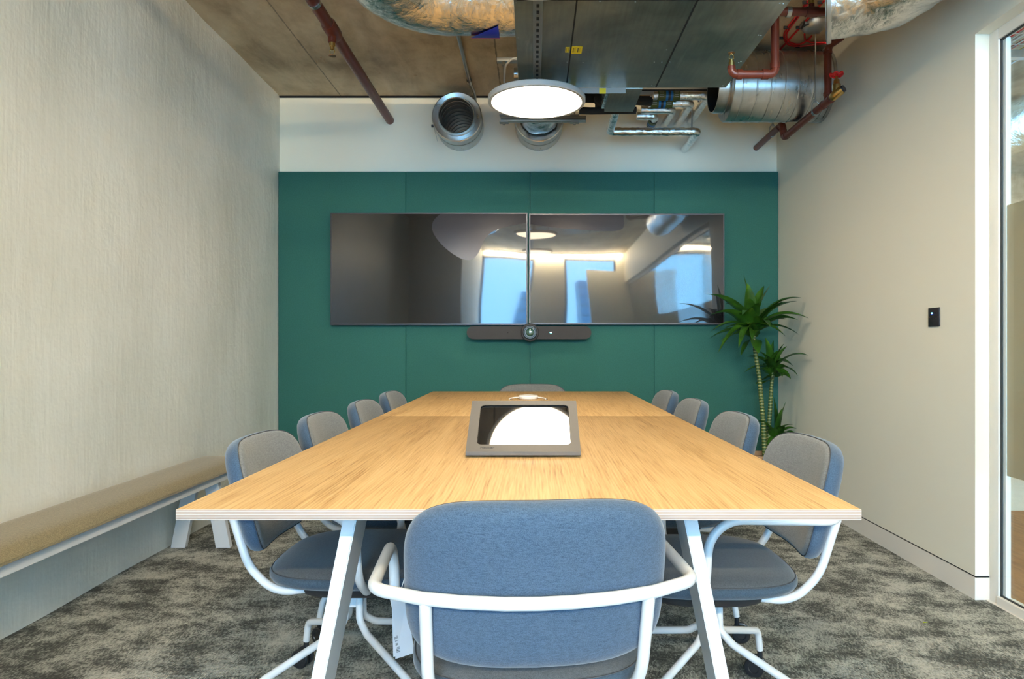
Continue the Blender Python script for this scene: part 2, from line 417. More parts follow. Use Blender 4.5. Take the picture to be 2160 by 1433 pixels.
# left wall: leans in slightly at the top towards the camera, uneven surface
bm = bmesh.new(); G = {}
ny, nz = 90, 36
def lumpy(y, z):
    return .006*math.sin(3.1*y+1.7*z)+.004*math.sin(7.3*y-2.1*z+1)+.0035*math.sin(1.3*y+5.2*z+2)
for i in range(ny+1):
    for j in range(nz+1):
        y = YR+(YB-YR)*i/ny; z = (ZC+.01)*j/nz
        lean = .15*((YB-y)/(YB-YR))*(z/ZC)
        edge = min(1, (YB-y)/.3)
        G[i,j] = bm.verts.new((XL+lean+lumpy(y,z)*edge, y, z))
for i in range(ny):
    for j in range(nz): bm.faces.new((G[i,j], G[i+1,j], G[i+1,j+1], G[i,j+1]))
bot = [bm.verts.new((XL-.2, YR, 0)), bm.verts.new((XL-.2, YB, 0)), bm.verts.new((XL-.2, YB, ZC+.01)), bm.verts.new((XL-.2, YR, ZC+.01))]
bm.faces.new(bot)
bm.faces.new([G[i,0] for i in range(ny+1)][::-1]+[bot[0], bot[1]]); bm.faces.new([G[i,nz] for i in range(ny+1)]+[bot[2], bot[3]])
bm.faces.new([G[0,j] for j in range(nz+1)]+[bot[3], bot[0]]); bm.faces.new([G[ny,j] for j in range(nz+1)][::-1]+[bot[1], bot[2]])
o = struct(finish(bm, 'wall_left', M_PLASTER, angle=60))
# back wall with round holes for the two ducts
DUCT1 = Vector((-.548, 4.89, 2.675)); DUCT2 = Vector((.037, 4.89, 2.675))
bm = bmesh.new()
def wall_with_hole(bm, x0, x1, z0, z1, cx, cz, r, y, th, n=48):
    for yy in (y, y+th):
        ring = [bm.verts.new((cx+r*math.cos(2*math.pi*k/n+math.pi/4), yy, cz+r*math.sin(2*math.pi*k/n+math.pi/4))) for k in range(n)]
        cs = [bm.verts.new((x1,yy,z1)), bm.verts.new((x0,yy,z1)), bm.verts.new((x0,yy,z0)), bm.verts.new((x1,yy,z0))]
        q = n//4
        for s in range(4):
            a, b = cs[s], cs[(s+1)%4]
            bm.faces.new([a, b]+[ring[(s*q+k)%n] for k in range(q, -1, -1)])
xm = (DUCT1.x+DUCT2.x)/2
wall_with_hole(bm, -1.95, xm, 2.3, 2.92, DUCT1.x, DUCT1.z, .13, YB, .12)
box(bm, xm, 1.95, YB, YB+.12, 2.3, 2.92); box(bm, -1.95, 1.95, YB, YB+.12, 0, 2.3)
struct(finish(bm, 'wall_back', M_WHITEW, smooth=False))
struct(bx('trim_1', M_HOLE, XL, XR, YB-.012, YB-.001, ZC-.012, ZC-.0005))       # dark shadow gap under the slab
# right wall with the glazed opening (nearer than Y 2.83)
YO, ZO, XG = 2.83, 2.33, 1.885
bm = bmesh.new(); box(bm, XR, XR+.125, YO, YB, .098, ZC); box(bm, XR, XR+.125, YR, YO, ZO, ZC)
struct(finish(bm, 'wall_right', M_WALL, smooth=False))
bm = bmesh.new(); box(bm, XR-.002, XR+.06, YO-.002, YB, 0, .091)
struct(finish(bm, 'baseboard_right', M_TRIM, smooth=False))
struct(bx('trim_2', M_HOLE, XR+.004, XR+.06, YO+.003, YB, .091, .098))
# rear of the room: pier and window wall (seen mirrored in the screens)
bm = bmesh.new(); box(bm, XL-.1, -1.05, YR, -.12, 0, ZC)
struct(finish(bm, 'wall_rear_pier', M_WALL, smooth=False))
bm = bmesh.new()
y0, y1 = YR-.12, YR
box(bm, -1.2, 5.0, y0, y1, 2.8, ZC); box(bm, -1.2, 5.0, y0, y1, 0, .1)
box(bm, .12, .62, y0, y1, .1, 2.8); box(bm, 1.05, 2.35, y0, y1, .1, 2.55); box(bm, 1.65, 2.35, y0, y1, 2.55, 2.8); box(bm, 3.8, 5.0, y0, y1, .1, 2.8)
struct(finish(bm, 'wall_rear', M_WALL, smooth=False))
for i, (a, b) in enumerate(((-1.05,.12), (.62,1.65), (2.35,3.8))):
    bm = bmesh.new()
    for x in (a, b-.04): box(bm, x, x+.04, YR-.08, YR-.03, .1, 2.8)
    for z in (.1, 2.76): box(bm, a, b, YR-.08, YR-.03, z, z+.04)
    w = struct(finish(bm, 'window_%d' % (i+1), M_BEZEL, smooth=False))
    bx('pane', M_GLASS, a+.04, b-.04, YR-.058, YR-.05, .14, 2.76, parent=w)
# corridor beyond the glazed partition
bm = bmesh.new(); box(bm, 1.98, 5.0, YR, 4.35, -.1, 0)
struct(finish(bm, 'floor_corridor', M_FLOORW, smooth=False))
struct(bx('floor_corridor_carpet', M_SANDC, 1.98, 5.0, 4.35, 5.7, -.1, .002))
struct(bx('wall_corridor_far', M_CONCRETE, 1.9, 5.0, 5.6, 5.72, 0, ZC))
struct(bx('wall_corridor_side', M_WALL, 4.9, 5.0, YR, 5.6, 0, ZC))
struct(bx('trim_3', M_TRIM, 1.86, 1.98, YR, YO, -.1, .002))
# glazed partition
w = struct(bx('window_4', M_TRIM, 1.875, 1.905, YO-.055, YO-.001, 0, ZO, bev=.002))
bm = bmesh.new(); box(bm, 1.8755, 1.9045, YR+.01, YO-.056, ZO-.045, ZO-.001); box(bm, 1.868, 1.91, YR+.01, YO-.056, .003, .035)
finish(bm, 'window_frame', M_TRIM, w, smooth=False)
bm = bmesh.new(); box(bm, 1.883, 1.889, YO-.062, YO-.055, .035, ZO-.045); box(bm, 1.883, 1.889, YR, YO-.055, .035, .041); box(bm, 1.883, 1.889, YR, YO-.055, ZO-.052, ZO-.045)
finish(bm, 'gasket', M_GASKET, w, smooth=False)
bx('glazing_bead', M_BEAD, 1.892, 1.912, YO-.075, YO-.055, .035, ZO-.045, parent=w)
bx('pane', M_GLASS, 1.886, 1.896, YR+.01, YO-.058, .037, ZO-.047, parent=w)
bx('frosted_film', M_FROST, 1.8965, 1.8975, YR+.01, YO-.062, .525, 1.61, parent=w)

# ------------------------------------------------------------------ green acoustic panels
xs = [-1.897, (856-PX)*5.1/F, (1118-PX)*5.1/F, (1380-PX)*5.1/F, 1.815]
names = ['leftmost green felt wall panel, next to the rough plaster wall', 'green felt wall panel behind the middle of the left screen',
         'green felt wall panel behind the middle of the right screen', 'rightmost green felt wall panel, behind the potted plant']
names[1] = 'second green felt wall panel from the left, behind the right part of the left screen'
names[2] = 'third green felt wall panel from the left, behind the left part of the right screen'
for i in range(4):
    o = bx('acoustic_panel', M_PANEL, xs[i]+.0008, xs[i+1]-.0008, 5.10, YB-.001, .003, 2.337, bev=.004)
    tag(o, names[i], 'wall panel', 'green felt panels covering the back wall')

# ------------------------------------------------------------------ wall screens
def screen(x0, x1, z0, z1, label, sgn):
    yF = 5.035
    r = thing('wall_screen', ((x0+x1)/2, 5.098, z0), label, 'screen', 'wall mounted screens')
    bx('housing', M_BEZEL, x0, x1, yF+.004, 5.099, z0, z1, parent=r, bev=.003)
    bm = bmesh.new()
    t = .009
    box(bm, x0, x1, yF, yF+.006, z0, z0+t*1.3); box(bm, x0, x1, yF, yF+.006, z1-t, z1)
    box(bm, x0, x0+t, yF, yF+.006, z0+t, z1-t); box(bm, x1-t, x1, yF, yF+.006, z0+t, z1-t)
    finish(bm, 'bezel', M_BEZEL, r, smooth=False)
    bm = bmesh.new(); nx, nz = 48, 28; g = {}
    for i in range(nx+1):
        for j in range(nz+1):
            u, v = i/nx*2-1, j/nz*2-1
            dy = .0012*(u*u)*v + .0010*u*v*v*sgn - .0009*u*u*u*u*abs(sgn) + .0004*math.sin(3*u+2*v)
            g[i,j] = bm.verts.new((x0+t+(x1-x0-2*t)*i/nx, yF+.003+dy*2.4, z0+t*1.3+(z1-z0-2.3*t)*j/nz))
    for i in range(nx):
        for j in range(nz): bm.faces.new((g[i,j], g[i+1,j], g[i+1,j+1], g[i,j+1]))
    o = finish(bm, 'display', M_SCREEN, r, angle=180)
k = 5.035/F
screen((697-PX)*k, (1112.5-PX)*k, CH+(PY-686)*k, CH+(PY-449)*k, 'large black wall screen, left one of the pair, switched off', 1)
screen((1116-PX)*k, (1528-PX)*k, CH+(PY-685)*k, CH+(PY-451)*k, 'large black wall screen, right one of the pair, partly behind the plant', -1)
# video bar
cx = (1116-PX)*5.0/F; cz = CH+(PY-702)*5.0/F
r = thing('video_bar', (cx, 5.098, cz), 'long graphite video conference bar with round camera below the two screens', 'camera bar')
hw, hh = .452, .047
bm = bmesh.new(); out = []
for i in range(24):
    a = -math.pi/2+math.pi*i/23; out.append((hw-hh+hh*math.cos(a), hh*math.sin(a)))
for i in range(24):
    a = math.pi/2+math.pi*i/23; out.append((-hw+hh+hh*math.cos(a), hh*math.sin(a)))
poly_prism(bm, [(cx+x, 4.99, cz+z) for x, z in out], (0,1,0), .075)
bmesh.ops.bevel(bm, geom=[e for e in bm.edges if abs(e.verts[0].co.y-e.verts[1].co.y) < 1e-6 and e.verts[0].co.y < 5.0], offset=.004, segments=2, affect='EDGES')
finish(bm, 'body', M_BAR, r)
bx('mount', M_BLACK, cx-.1, cx+.1, 5.06, 5.099, cz-.03, cz+.03, parent=r)
lc = Vector(((1118-PX)*5.0/F, 4.99, CH+(PY-701.5)*5.0/F))
rv('camera_housing', M_BAR, [(.02,.066),(-.012,.066),(-.02,.060),(-.02,.05),(.02,.05)], lc, (0,1,0), r)
ln = rv('lens', M_LENSRING, [(.0,.050),(-.034,.050),(-.04,.046),(-.04,.041),(-.034,.038),(-.034,.030),(-.03,.029)], lc, (0,1,0), r)
rv('lens_glass', M_LENS, [(-.029,.030),(-.034,.022),(-.037,.012),(-.038,0)], lc, (0,1,0), ln)
rv('microphone_hole', M_HOLE, [(0,.005),(-.0015,.005),(-.0015,0)], (cx-.155, 4.99, cz), (0,1,0), r, n=16)
bx('status_light', M_LEDT, cx+.151, cx+.165, 4.9885, 4.991, cz-.003, cz+.004, parent=r)

# ------------------------------------------------------------------ conference table
TX, TY0, TY1, TS, TZ = -.028, 1.274, 4.517, 2.95, .745
tab = thing('conference_table', (TX, (TY0+TY1)/2, 0), 'long oak veneer conference table with plywood edge and white legs', 'table')
for a, b in ((TY0, TS-.0002), (TS+.0002, TY1)):
    bm = bmesh.new(); box(bm, TX-.636, TX+.636, a, b, TZ-.0205, TZ, bev=.0012)
    bm.normal_update()
    for f in bm.faces: f.material_index = 0 if f.normal.z > .7 else 1
    finish(bm, 'tabletop', [M_OAK, M_PLY], tab)
def slab_leg(bm, top, foot, wx, wy):
    # flat bar leaning from foot to top, level cuts at both ends
    a = [bm.verts.new((top[0]+sx*wx/2, top[1]+sy*wy/2, top[2])) for sx, sy in ((-1,-1),(1,-1),(1,1),(-1,1))]
    b = [bm.verts.new((foot[0]+sx*wx/2, foot[1]+sy*wy/2, foot[2])) for sx, sy in ((-1,-1),(1,-1),(1,1),(-1,1))]
    bm.faces.new(a); bm.faces.new(b[::-1])
    for i in range(4): bm.faces.new((a[i], a[(i+1)%4], b[(i+1)%4], b[i]))
for ly, tx_, fx_ in ((1.475, .345, .49), (2.895, .15, .22), (4.33, .345, .47)):
    for sx in (-1, 1):
        bm = bmesh.new(); slab_leg(bm, (TX+sx*tx_, ly, TZ-.021), (TX+sx*fx_, ly, 0), .028, .115)
        bmesh.ops.bevel(bm, geom=list(bm.edges), offset=.002, segments=2, affect='EDGES')
        finish(bm, 'leg', M_WMETAL, tab)
    bx('crossbar', M_WMETAL, TX-.34, TX+.34, ly-.03, ly+.03, TZ-.0605, TZ-.0206, parent=tab, bev=.002)
bx('rail', M_WMETAL, TX-.03, TX+.03, 1.44, 4.36, TZ-.09, TZ-.061, parent=tab, bev=.002)
# cable hatch: flush oak lid with slots at its ends
d = 3.87
hx0, hx1 = (1074-PX)*d/F, (1154-PX)*d/F
h = bx('cable_hatch', M_OAK, hx0+.012, hx1-.012, d-.06, d+.06, TZ-.001, TZ+.0012, parent=tab)
for x in (hx0, hx1-.012): bx('slot', M_HOLE, x, x+.014, d-.03, d+.03, TZ, TZ+.0014, parent=h)

# tablet console
cxx = (1103.5-PX)*1.858/F
con = thing('tablet_console', (cxx, 1.96, TZ), 'graphite sloped tablet stand with a shiny dark screen on the oak table', 'tablet')
y0c, y1c, z0c, z1c = 1.858, 2.056, .764, .883
Wc = .311
e1 = Vector((1,0,0)); e2 = Vector((0, y1c-y0c, z1c-z0c)); Lc = e2.length; e2.normalize(); e3 = e1.cross(e2)
def C(u, v, w=0): return Vector((cxx, y0c, z0c)) + e1*u + e2*v + e3*w
def rrect(x0, x1, y0, y1, r, n=8):
    out = []
    for cx_, cy_, a0 in ((x1-r,y1-r,0),(x0+r,y1-r,90),(x0+r,y0+r,180),(x1-r,y0+r,270)):
        for i in range(n+1):
            a = R(a0+90*i/n); out.append((cx_+r*math.cos(a), cy_+r*math.sin(a)))
    return out
bm = bmesh.new()
inner = rrect(-.128, .131, .026, Lc-.021, .014); outer = []
nI = len(inner)
outr = rrect(-Wc/2, Wc/2, 0, Lc, .0025)
for w0, w1 in ((0, -.0025),):
    A = [bm.verts.new(C(u,v,w0)) for u, v in outr]; B = [bm.verts.new(C(u,v,w0)) for u, v in inner]
    A2 = [bm.verts.new(C(u,v,w1)) for u, v in outr]; B2 = [bm.verts.new(C(u,v,w1)) for u, v in inner]
    for i in range(nI):
        j = (i+1)%nI
        bm.faces.new((A[i], A[j], B[j], B[i])); bm.faces.new((A2[i], B2[i], B2[j], A2[j]))
        bm.faces.new((A[i], A2[i], A2[j], A[j])); bm.faces.new((B[i], B[j], B2[j], B2[i]))
finish(bm, 'face_plate', M_CONSOLE, con, angle=25)
bm = bmesh.new()   # folded front lip, back and base
poly_prism(bm, [C(-Wc/2, .0, 0), C(-Wc/2, .0, -.0025), Vector((cxx-Wc/2, y0c+.001, z0c-.014)), Vector((cxx-Wc/2, y0c-.003, z0c-.012)), Vector((cxx-Wc/2, y0c-.003, z0c-.002))], (1,0,0), Wc)
finish(bm, 'front_lip', M_CONSOLE, con, smooth=False)
bm = bmesh.new()
poly_prism(bm, [(cxx-.11, y0c+.02, TZ+.003), (cxx-.11, y0c+.02, z0c-.0), (cxx-.11, y1c-.008, z1c-.014), (cxx-.11, y1c-.008, TZ+.003)], (1,0,0), .22)
finish(bm, 'stand_body', M_CONSOLE, con, smooth=False)
for x in (-.085, .062): rv('rubber_foot', M_RUBBER, [(0,.009),(.004,.009),(.004,0)], (cxx+x, y0c+.03, TZ+.0005), (0,0,1), con, n=16)
bm = bmesh.new()
poly_prism(bm, [C(u,v,w) for u,v,w in ((-.14,.012,-.0145),(.14,.012,-.0145),(.14,Lc-.012,-.0092),(-.14,Lc-.012,-.0092))], e3, .005)
finish(bm, 'tablet_screen', M_TABLET, con, smooth=False)
mt = Matrix.Translation(C(-.118, .0095, .0003)) @ Matrix((e1, e2, e3)).transposed().to_4x4()
text('lettering', 'Heckler', .012, M_INK, mt, con, shear=.2, local=False)
# speaker puck with cable
d = 3.87; pc = U(1114.5, 847, d); pc.z = TZ+.0014
r = thing('conference_microphone', pc, 'round white table microphone on the cable hatch behind the tablet stand', 'microphone')
rv('body', M_WPLASTIC, [(0,0),(0,.050),(.004,.055),(.014,.056),(.020,.052),(.023,.03),(.024,0)], (0,0,0), (0,0,1), r, local=True)
tb('cable', M_WPLASTIC, [(-.05,0,.008),(-.075,-.005,.008),(-.098,-.02,.005),(-.105,-.045,.0035)], .0035, r, rad=.02, n=8, local=True)
tb('cable', M_WPLASTIC, [(.05,0,.008),(.07,-.005,.008),(.092,-.02,.005),(.097,-.045,.0035)], .0035, r, rad=.02, n=8, local=True)

# ------------------------------------------------------------------ swivel chair
def pad(bm, outline, prof, place, seamr=None):
    # prof: (scale, height) from the centre of one face round the rim to the centre of the other
    rings = []
    for s, hgt in prof:
        if s < 1e-6: rings.append([bm.verts.new(place(0, 0, hgt))])
        else: rings.append([bm.verts.new(place(x*s, y*s, hgt)) for x, y in outline])
    n = len(outline)
    for a, b in zip(rings, rings[1:]):
        for k in range(n):
            j = (k+1)%n
            if len(a) == 1: bm.faces.new((a[0], b[k], b[j]))
            elif len(b) == 1: bm.faces.new((a[k], a[j], b[0]))
            else: bm.faces.new((a[k], a[j], b[j], b[k]))
def make_chair():
    r = thing('swivel_chair', (0,0,0), 'x', 'chair', 'grey upholstered swivel chairs around the table')
    # backrest: local x across, rear surface at y; +y faces the table
    ol = superell(.234, .152, 4.2, 88); cz = .626; tilt = .25
    def pb(x, z, h):                       # h: 0 rear .. .055 front
        zz = cz+z
        y = -.305-(zz-.62)*tilt + .85*x*x + h
        return Vector((x, y, zz+h*tilt*.9))
    T = .056
    prof = [(0,0),(.25,0),(.5,.0),(.7,.001),(.82,.003),(.90,.0065),(.955,.013),(.985,.021),(1.0,.032),(.998,.040),(.985,.0462),(.9755,.0465),(.97,.0485),(.945,.0535),(.90,.057),(.8,.060),(.65,.061),(.4,.060),(.2,.059),(0,.059)]
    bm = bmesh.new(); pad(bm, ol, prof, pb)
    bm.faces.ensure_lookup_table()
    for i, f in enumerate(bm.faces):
        if i//88 >= 11: f.material_index = 1        # front beyond the seam: grey without the painted daylight blue
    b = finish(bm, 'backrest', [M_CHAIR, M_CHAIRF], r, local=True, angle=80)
    bm = bmesh.new(); lp = [pb(x*.982, z*.982, .0466) for x, z in ol]; tube(bm, lp+[lp[0]], .0013, 6, cap=False)
    finish(bm, 'piping', M_PIPING, b, local=True, angle=80)
    # seat
    ol = superell(.238, .243, 3.1, 88)
    def ps(x, y, h):
        dip = -.006*math.exp(-((x/.13)**2+((y+.02)/.13)**2))*(1 if h > .03 else 0)
        front = -.012*max(0, (y-.12)/.1)**2
        return Vector((x, y+.030, .400+h+dip+front))
    prof = [(0,0),(.4,0),(.8,0),(.93,.002),(.975,.008),(1.0,.018),(1.0,.028),(.985,.0345),(.974,.0348),(.965,.038),(.93,.046),(.87,.052),(.78,.0565),(.6,.059),(.35,.060),(.15,.060),(0,.060)]
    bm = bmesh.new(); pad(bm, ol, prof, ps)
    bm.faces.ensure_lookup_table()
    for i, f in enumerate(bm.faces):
        if i//88 < 8: f.material_index = 1  # underside and rim take the copy with daylight blue painted in
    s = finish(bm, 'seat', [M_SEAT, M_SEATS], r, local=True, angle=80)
    bm = bmesh.new(); lp = [ps(x*.98, y*.98, .0347) for x, y in ol]; tube(bm, lp+[lp[0]], .0013, 6, cap=False)
    finish(bm, 'piping', M_PIPING, s, local=True, angle=80)
    ol2 = superell(.190, .178, 3.0, 64)
    bm = bmesh.new(); pad(bm, ol2, [(0,0),(.5,0),(.9,0),(.96,.004),(1.0,.014),(1.03,.036),(.6,.036),(0,.036)], lambda x,y,h: Vector((x, y+.035, .365+h)))
    finish(bm, 'seat_shell', M_BLACK, r, local=True, angle=50)
    # hoop frame: bowed bar behind the back, arms forward, down and under the seat
    zb = .62; pts = []
    half = [(.245,.0),(.15,.0),(.05,.0)]
    L = []
    L += [Vector((-.10, .085, .388)), Vector((-.20, .085, .392)), Vector((-.287, .085, .452)), Vector((-.290, .075, zb+.004)), Vector((-.290, -.228, zb))]
    bar = [Vector((x, -.322+1.0*x*x, zb)) for x in (-.20,-.13,-.06,0,.06,.13,.20)]
    Rr = [Vector((-p.x, p.y, p.z)) for p in reversed(L)]
    path = fillet(L+bar+Rr, [.05,.085,.085,.055]+[0]*7+[.055,.085,.085,.05], 9)
    bm = bmesh.new(); tube(bm, path, .0115, 16)
    finish(bm, 'arm_hoop', M_WMETAL, r, local=True, angle=60)
    for sx in (-1, 1):
        pp = fillet([(sx*.193, -.284, zb), (sx*.192, -.232, .455), (sx*.180, -.165, .383), (sx*.130, -.04, .384)], [.16,.10], 10)
        tb('back_post', M_WMETAL, pp, .0112, r, local=True, n=14)
    rv('hub', M_WMETAL, [(.06,0),(.06,.026),(.085,.030),(.115,.030),(.125,.032),(.13,.05),(.142,.05),(.142,0)], (0,0,.225), (0,0,1), r, local=True, n=28)
    for q in range(4):
        a = R(45+90*q); u = Vector((math.cos(a), math.sin(a), 0)); z = Vector((0,0,1))
        pts = fillet([u*.028+z*.34, u*.030+z*.245, u*.070+z*.215, u*.285+z*.150, u*.300+z*.085], [.03,.05,.035], 8)
        leg = tb('leg', M_WMETAL, pts, .0108, r, local=True, n=12)
        ca = tb('castor', M_CASTOR, [u*.300+z*.086, u*.300+z*.040], .0085, leg, local=True, n=12)
        ca.name = 'castor'
        ang = a+R((40,115,-60,10)[q]); ax = Vector((math.cos(ang), math.sin(ang), 0)); off = Vector((-ax.y, ax.x, 0))*.014
        c0 = u*.300+off
        bm = bmesh.new()
        box(bm, -.009, .009, -.022, .016, .028, .056, bev=.006, rot=Matrix.Translation(c0) @ Matrix.Rotation(ang, 4, 'Z'))
        for sg in (-1, 1):
            revolve(bm, [(.010,0),(.010,.027),(.012,.0302),(.020,.0302),(.0235,.027),(.0235,.017),(.021,.015),(.021,0)], c0+z*.0305, ax*sg, 28)
        finish(bm, 'wheel', M_CASTOR, leg, local=True)
    return r
proto = make_chair()
spots = [  # x, y, rotation (local +y faces the table), label
    (-.014, 1.462, R(4.5), 'grey swivel chair nearest the viewer, back turned and tinted daylight blue, at the near table end'),
    (-.53, 2.03, R(-90), 'grey swivel chair nearest the viewer on the left side of the table'),
    (-.545, 2.64, R(-90), 'second grey swivel chair from the front on the left side of the table'),
    (-.53, 3.257, R(-90), 'third grey swivel chair from the front on the left side of the table'),
    (-.525, 3.875, R(-90), 'farthest grey swivel chair on the left side of the table'),
    (.504, 1.965, R(90), 'grey swivel chair nearest the viewer on the right side of the table'),
    (.508, 2.65, R(90), 'second grey swivel chair from the front on the right side of the table'),
    (.497, 3.33, R(90), 'third grey swivel chair from the front on the right side of the table'),
    (.487, 3.95, R(90), 'farthest grey swivel chair on the right side of the table'),
    ((1123-PX)*4.7/F, 4.37, R(180), 'grey swivel chair at the far table end in front of the green wall')]
spots_extra = {}
chairs = []
for i, (x, y, a, l) in enumerate(spots):
    c = proto if i == 0 else copy_tree(proto)
    c.location = (x, y, 0); c.rotation_euler = (0,0,a); c['label'] = l; chairs.append(c)
# folded card label hanging from the seat of the nearest chair
bpy.context.view_layer.update()
tp = U(826, 1262, 1.50); bp = [U(834, 1391, 1.50), U(874, 1378, 1.45)]
r = thing('care_label', tp, 'white folded card label hanging beside the nearest chair', 'label', )
a0, a1 = U(826,1255,1.50), U(858,1262,1.45); b0, b1 = bp
bm = bmesh.new(); poly_prism(bm, [a0, a1, b1, b0], (.3,1,0), .0006); finish(bm, 'card', M_PAPER, r, smooth=False)
bm = bmesh.new(); poly_prism(bm, [a0+Vector((-.001,.005,0)), a1+Vector((0,.006,0)), b1+Vector((-.002,.008,0)), b0+Vector((-.006,.006,.002))], (.3,1,0), .0006); finish(bm, 'back_card', M_PAPER, r, smooth=False)
tb('string', M_WPLASTIC, [a0*.5+a1*.5, a0*.5+a1*.5+Vector((.03,.0,.10))], .0008, r, n=6)
f1 = (b1-b0).normalized(); f2 = (a0-b0); f2 = (f2-f1*f2.dot(f1)).normalized(); f3 = f1.cross(f2)
if f3.y > 0: f3 = -f3
def card(u, v): return b0+f1*u+f2*v+Vector((0,-.0012,0))
def cardtext(s, size, u, v):
    mt = Matrix.Translation(card(u, v)) @ Matrix((f1, f2, f1.cross(f2))).transposed().to_4x4()
    text('lettering', s, size, M_INK, mt, r, local=False, ext=.0001)
cardtext('profim', .0082, .020, .0395)
for k_, (s, v) in enumerate((('Flokk Sp. z o.o.', .0345), ('ul. Gorna 8', .0290), ('62-700 Turek, Poland', .0262), ('tel. +48 63 278', .0205), ('fax +48 63 278', .0178), ('info@profim.eu', .0150), ('www.profim.eu', .0122))):
    cardtext(s, .0024, .0095+.30*v, v)

# ------------------------------------------------------------------ wall bench
bench = thing('wall_bench', (-1.74, 2.3, 0), 'long olive upholstered bench with white trestle legs along the left wall', 'bench')
bm = bmesh.new()
x0, x1, ya, yb = -1.868, -1.578, .55, 3.84
nxx, nyy = 14, 60; g = {}
for i in range(nxx+1):
    for j in range(nyy+1):
        u = i/nxx*2-1; v = j/nyy*2-1
        hgt = .042*(1-abs(u)**4)**.5*(1-abs(v)**40)**.45
        g[i,j] = bm.verts.new((x0+(x1-x0)*i/nxx, ya+(yb-ya)*j/nyy, .402+hgt))
for i in range(nxx):
    for j in range(nyy): bm.faces.new((g[i,j], g[i+1,j], g[i+1,j+1], g[i,j+1]))
finish(bm, 'cushion_top', M_BENCH, bench, angle=80)
bx('cushion', M_BENCH, x0, x1, ya, yb, .390, .4025, parent=bench, bev=.005)
bm = bmesh.new()
poly_prism(bm, [(x1-.022, ya+.03, .3895), (x1-.022, yb-.05, .3895), (x1-.022, yb-.12, .350), (x1-.022, ya+.12, .350)], (-1,0,0), .028)
finish(bm, 'front_rail', M_WMETAL, bench, smooth=False)
bm = bmesh.new()
poly_prism(bm, [(x0+.05, ya+.03, .3845), (x0+.05, yb-.03, .3845), (x0+.05, yb-.11, .335), (x0+.05, ya+.11, .335)], (-1,0,0), .028)
finish(bm, 'rear_rail', M_WMETAL, bench, smooth=False)
for ly in (3.57, .85):
    for (tx, fx) in ((-1.765, -1.842), (-1.680, -1.608)):
        bm = bmesh.new(); slab_leg(bm, (tx, ly, .384), (fx, ly, 0), .074, .03)
        bmesh.ops.bevel(bm, geom=list(bm.edges), offset=.0015, segments=1, affect='EDGES')
        finish(bm, 'leg', M_WMETAL, bench, smooth=False)

# ------------------------------------------------------------------ wall switch panel
yc = 3.07; zc = CH+(PY-670.5)*yc*1.011/F
yk = (F*1.817/(1960.6-PX), F*1.817/(1983.8-PX)); y_f, y_n = yk; zc = 1.176
sw = thing('control_panel', (XR, (y_f+y_n)/2, zc), 'small dark wall keypad with a blue light on the right wall', 'wall switch')
bx('plate', M_BEZEL, XR-.006, XR-.0005, y_n, y_f, zc-.043, zc+.043, parent=sw, bev=.001)
kh = .0118
for row in range(4):
    for colm in range(2):
        if row == 3 and colm == 1: continue
        yy = (y_n+y_f)/2+.014-colm*.026; zz = zc+.018-row*kh
        bx('button', M_LEDB if (row == 0 and colm == 0) else M_HOLE, XR-.0072, XR-.006, yy-.005, yy+.005, zz-.003, zz+.003, parent=sw)
for s in (-1, 1): rv('screw', M_COPPER, [(0,.002),(.001,.002),(.001,0)], (XR-.006, (y_n+y_f)/2+s*.033, zc), (-1,0,0), sw, n=10)

# ------------------------------------------------------------------ plant
PD = 4.70
pot_c = Vector(((1616-PX)*PD/F, PD, 0))
pl = thing('potted_dracaena', pot_c, 'tall potted dracaena with ringed canes in the right corner by the green wall', 'plant')
rv('pot', M_POT, [(0.0,0),(0.0,.105),(.30,.135),(.305,.135),(.305,.125),(.27,.122),(.27,0)], (0,0,0), (0,0,1), pl, local=True)
rv('soil', M_SOIL, [(.262,.1225),(.274,.121),(.278,.06),(.280,0)], (0,0,0), (0,0,1), pl, local=True, n=32)
def leaf(bm, p0, p2, wid, arch=.5, roll=0):
    p0, p2 = Vector(p0), Vector(p2); dv = p2-p0; L = dv.length
    up = Vector((0,0,1)); p1 = p0+dv*.42+up*(L*arch)
    nseg = 14; prev = None
    for i in range(nseg+1):
        t = i/nseg; p = p0*(1-t)**2+p1*2*t*(1-t)+p2*t*t
        T = (p1-p0)*(1-t)+(p2-p1)*t
        T.normalize(); sd = T.cross(up)
        if sd.length < 1e-3: sd = Vector((1,0,0))
        sd.normalize(); sd = Matrix.Rotation(roll+.25*math.sin(3*t+roll*5), 3, T) @ sd; nn = sd.cross(T).normalized()
        w = wid*(min(1, .42+2.6*t))*(1-t**2.6)**.9*.5 + .0008
        row = [bm.verts.new(p+sd*(w*s)+nn*(w*.38*abs(s)-.0)) for s in (-1,-.5,0,.5,1)]
        if prev:
            for k in range(4): bm.faces.new((prev[k], prev[k+1], row[k+1], row[k]))
        prev = row
def cane(pts, r0, r1):
    pts = fillet([U(px, py, d) for px, py, d in pts], .4, 8); n = len(pts)
    bm = bmesh.new(); tube(bm, pts, [r0+(r1-r0)*i/(n-1) for i in range(n)], 14); return finish(bm, 'cane', M_CANE, pl, angle=60)
cane([(1614,985,4.70),(1611,900,4.70),(1602,800,4.68),(1592,735,4.66),(1588,690,4.66)], .017, .012)
cane([(1622,985,4.74),(1622,900,4.74),(1627,820,4.76),(1630,780,4.76)], .016, .012)
cane([(1634,985,4.72),(1637,930,4.72)], .012, .010)
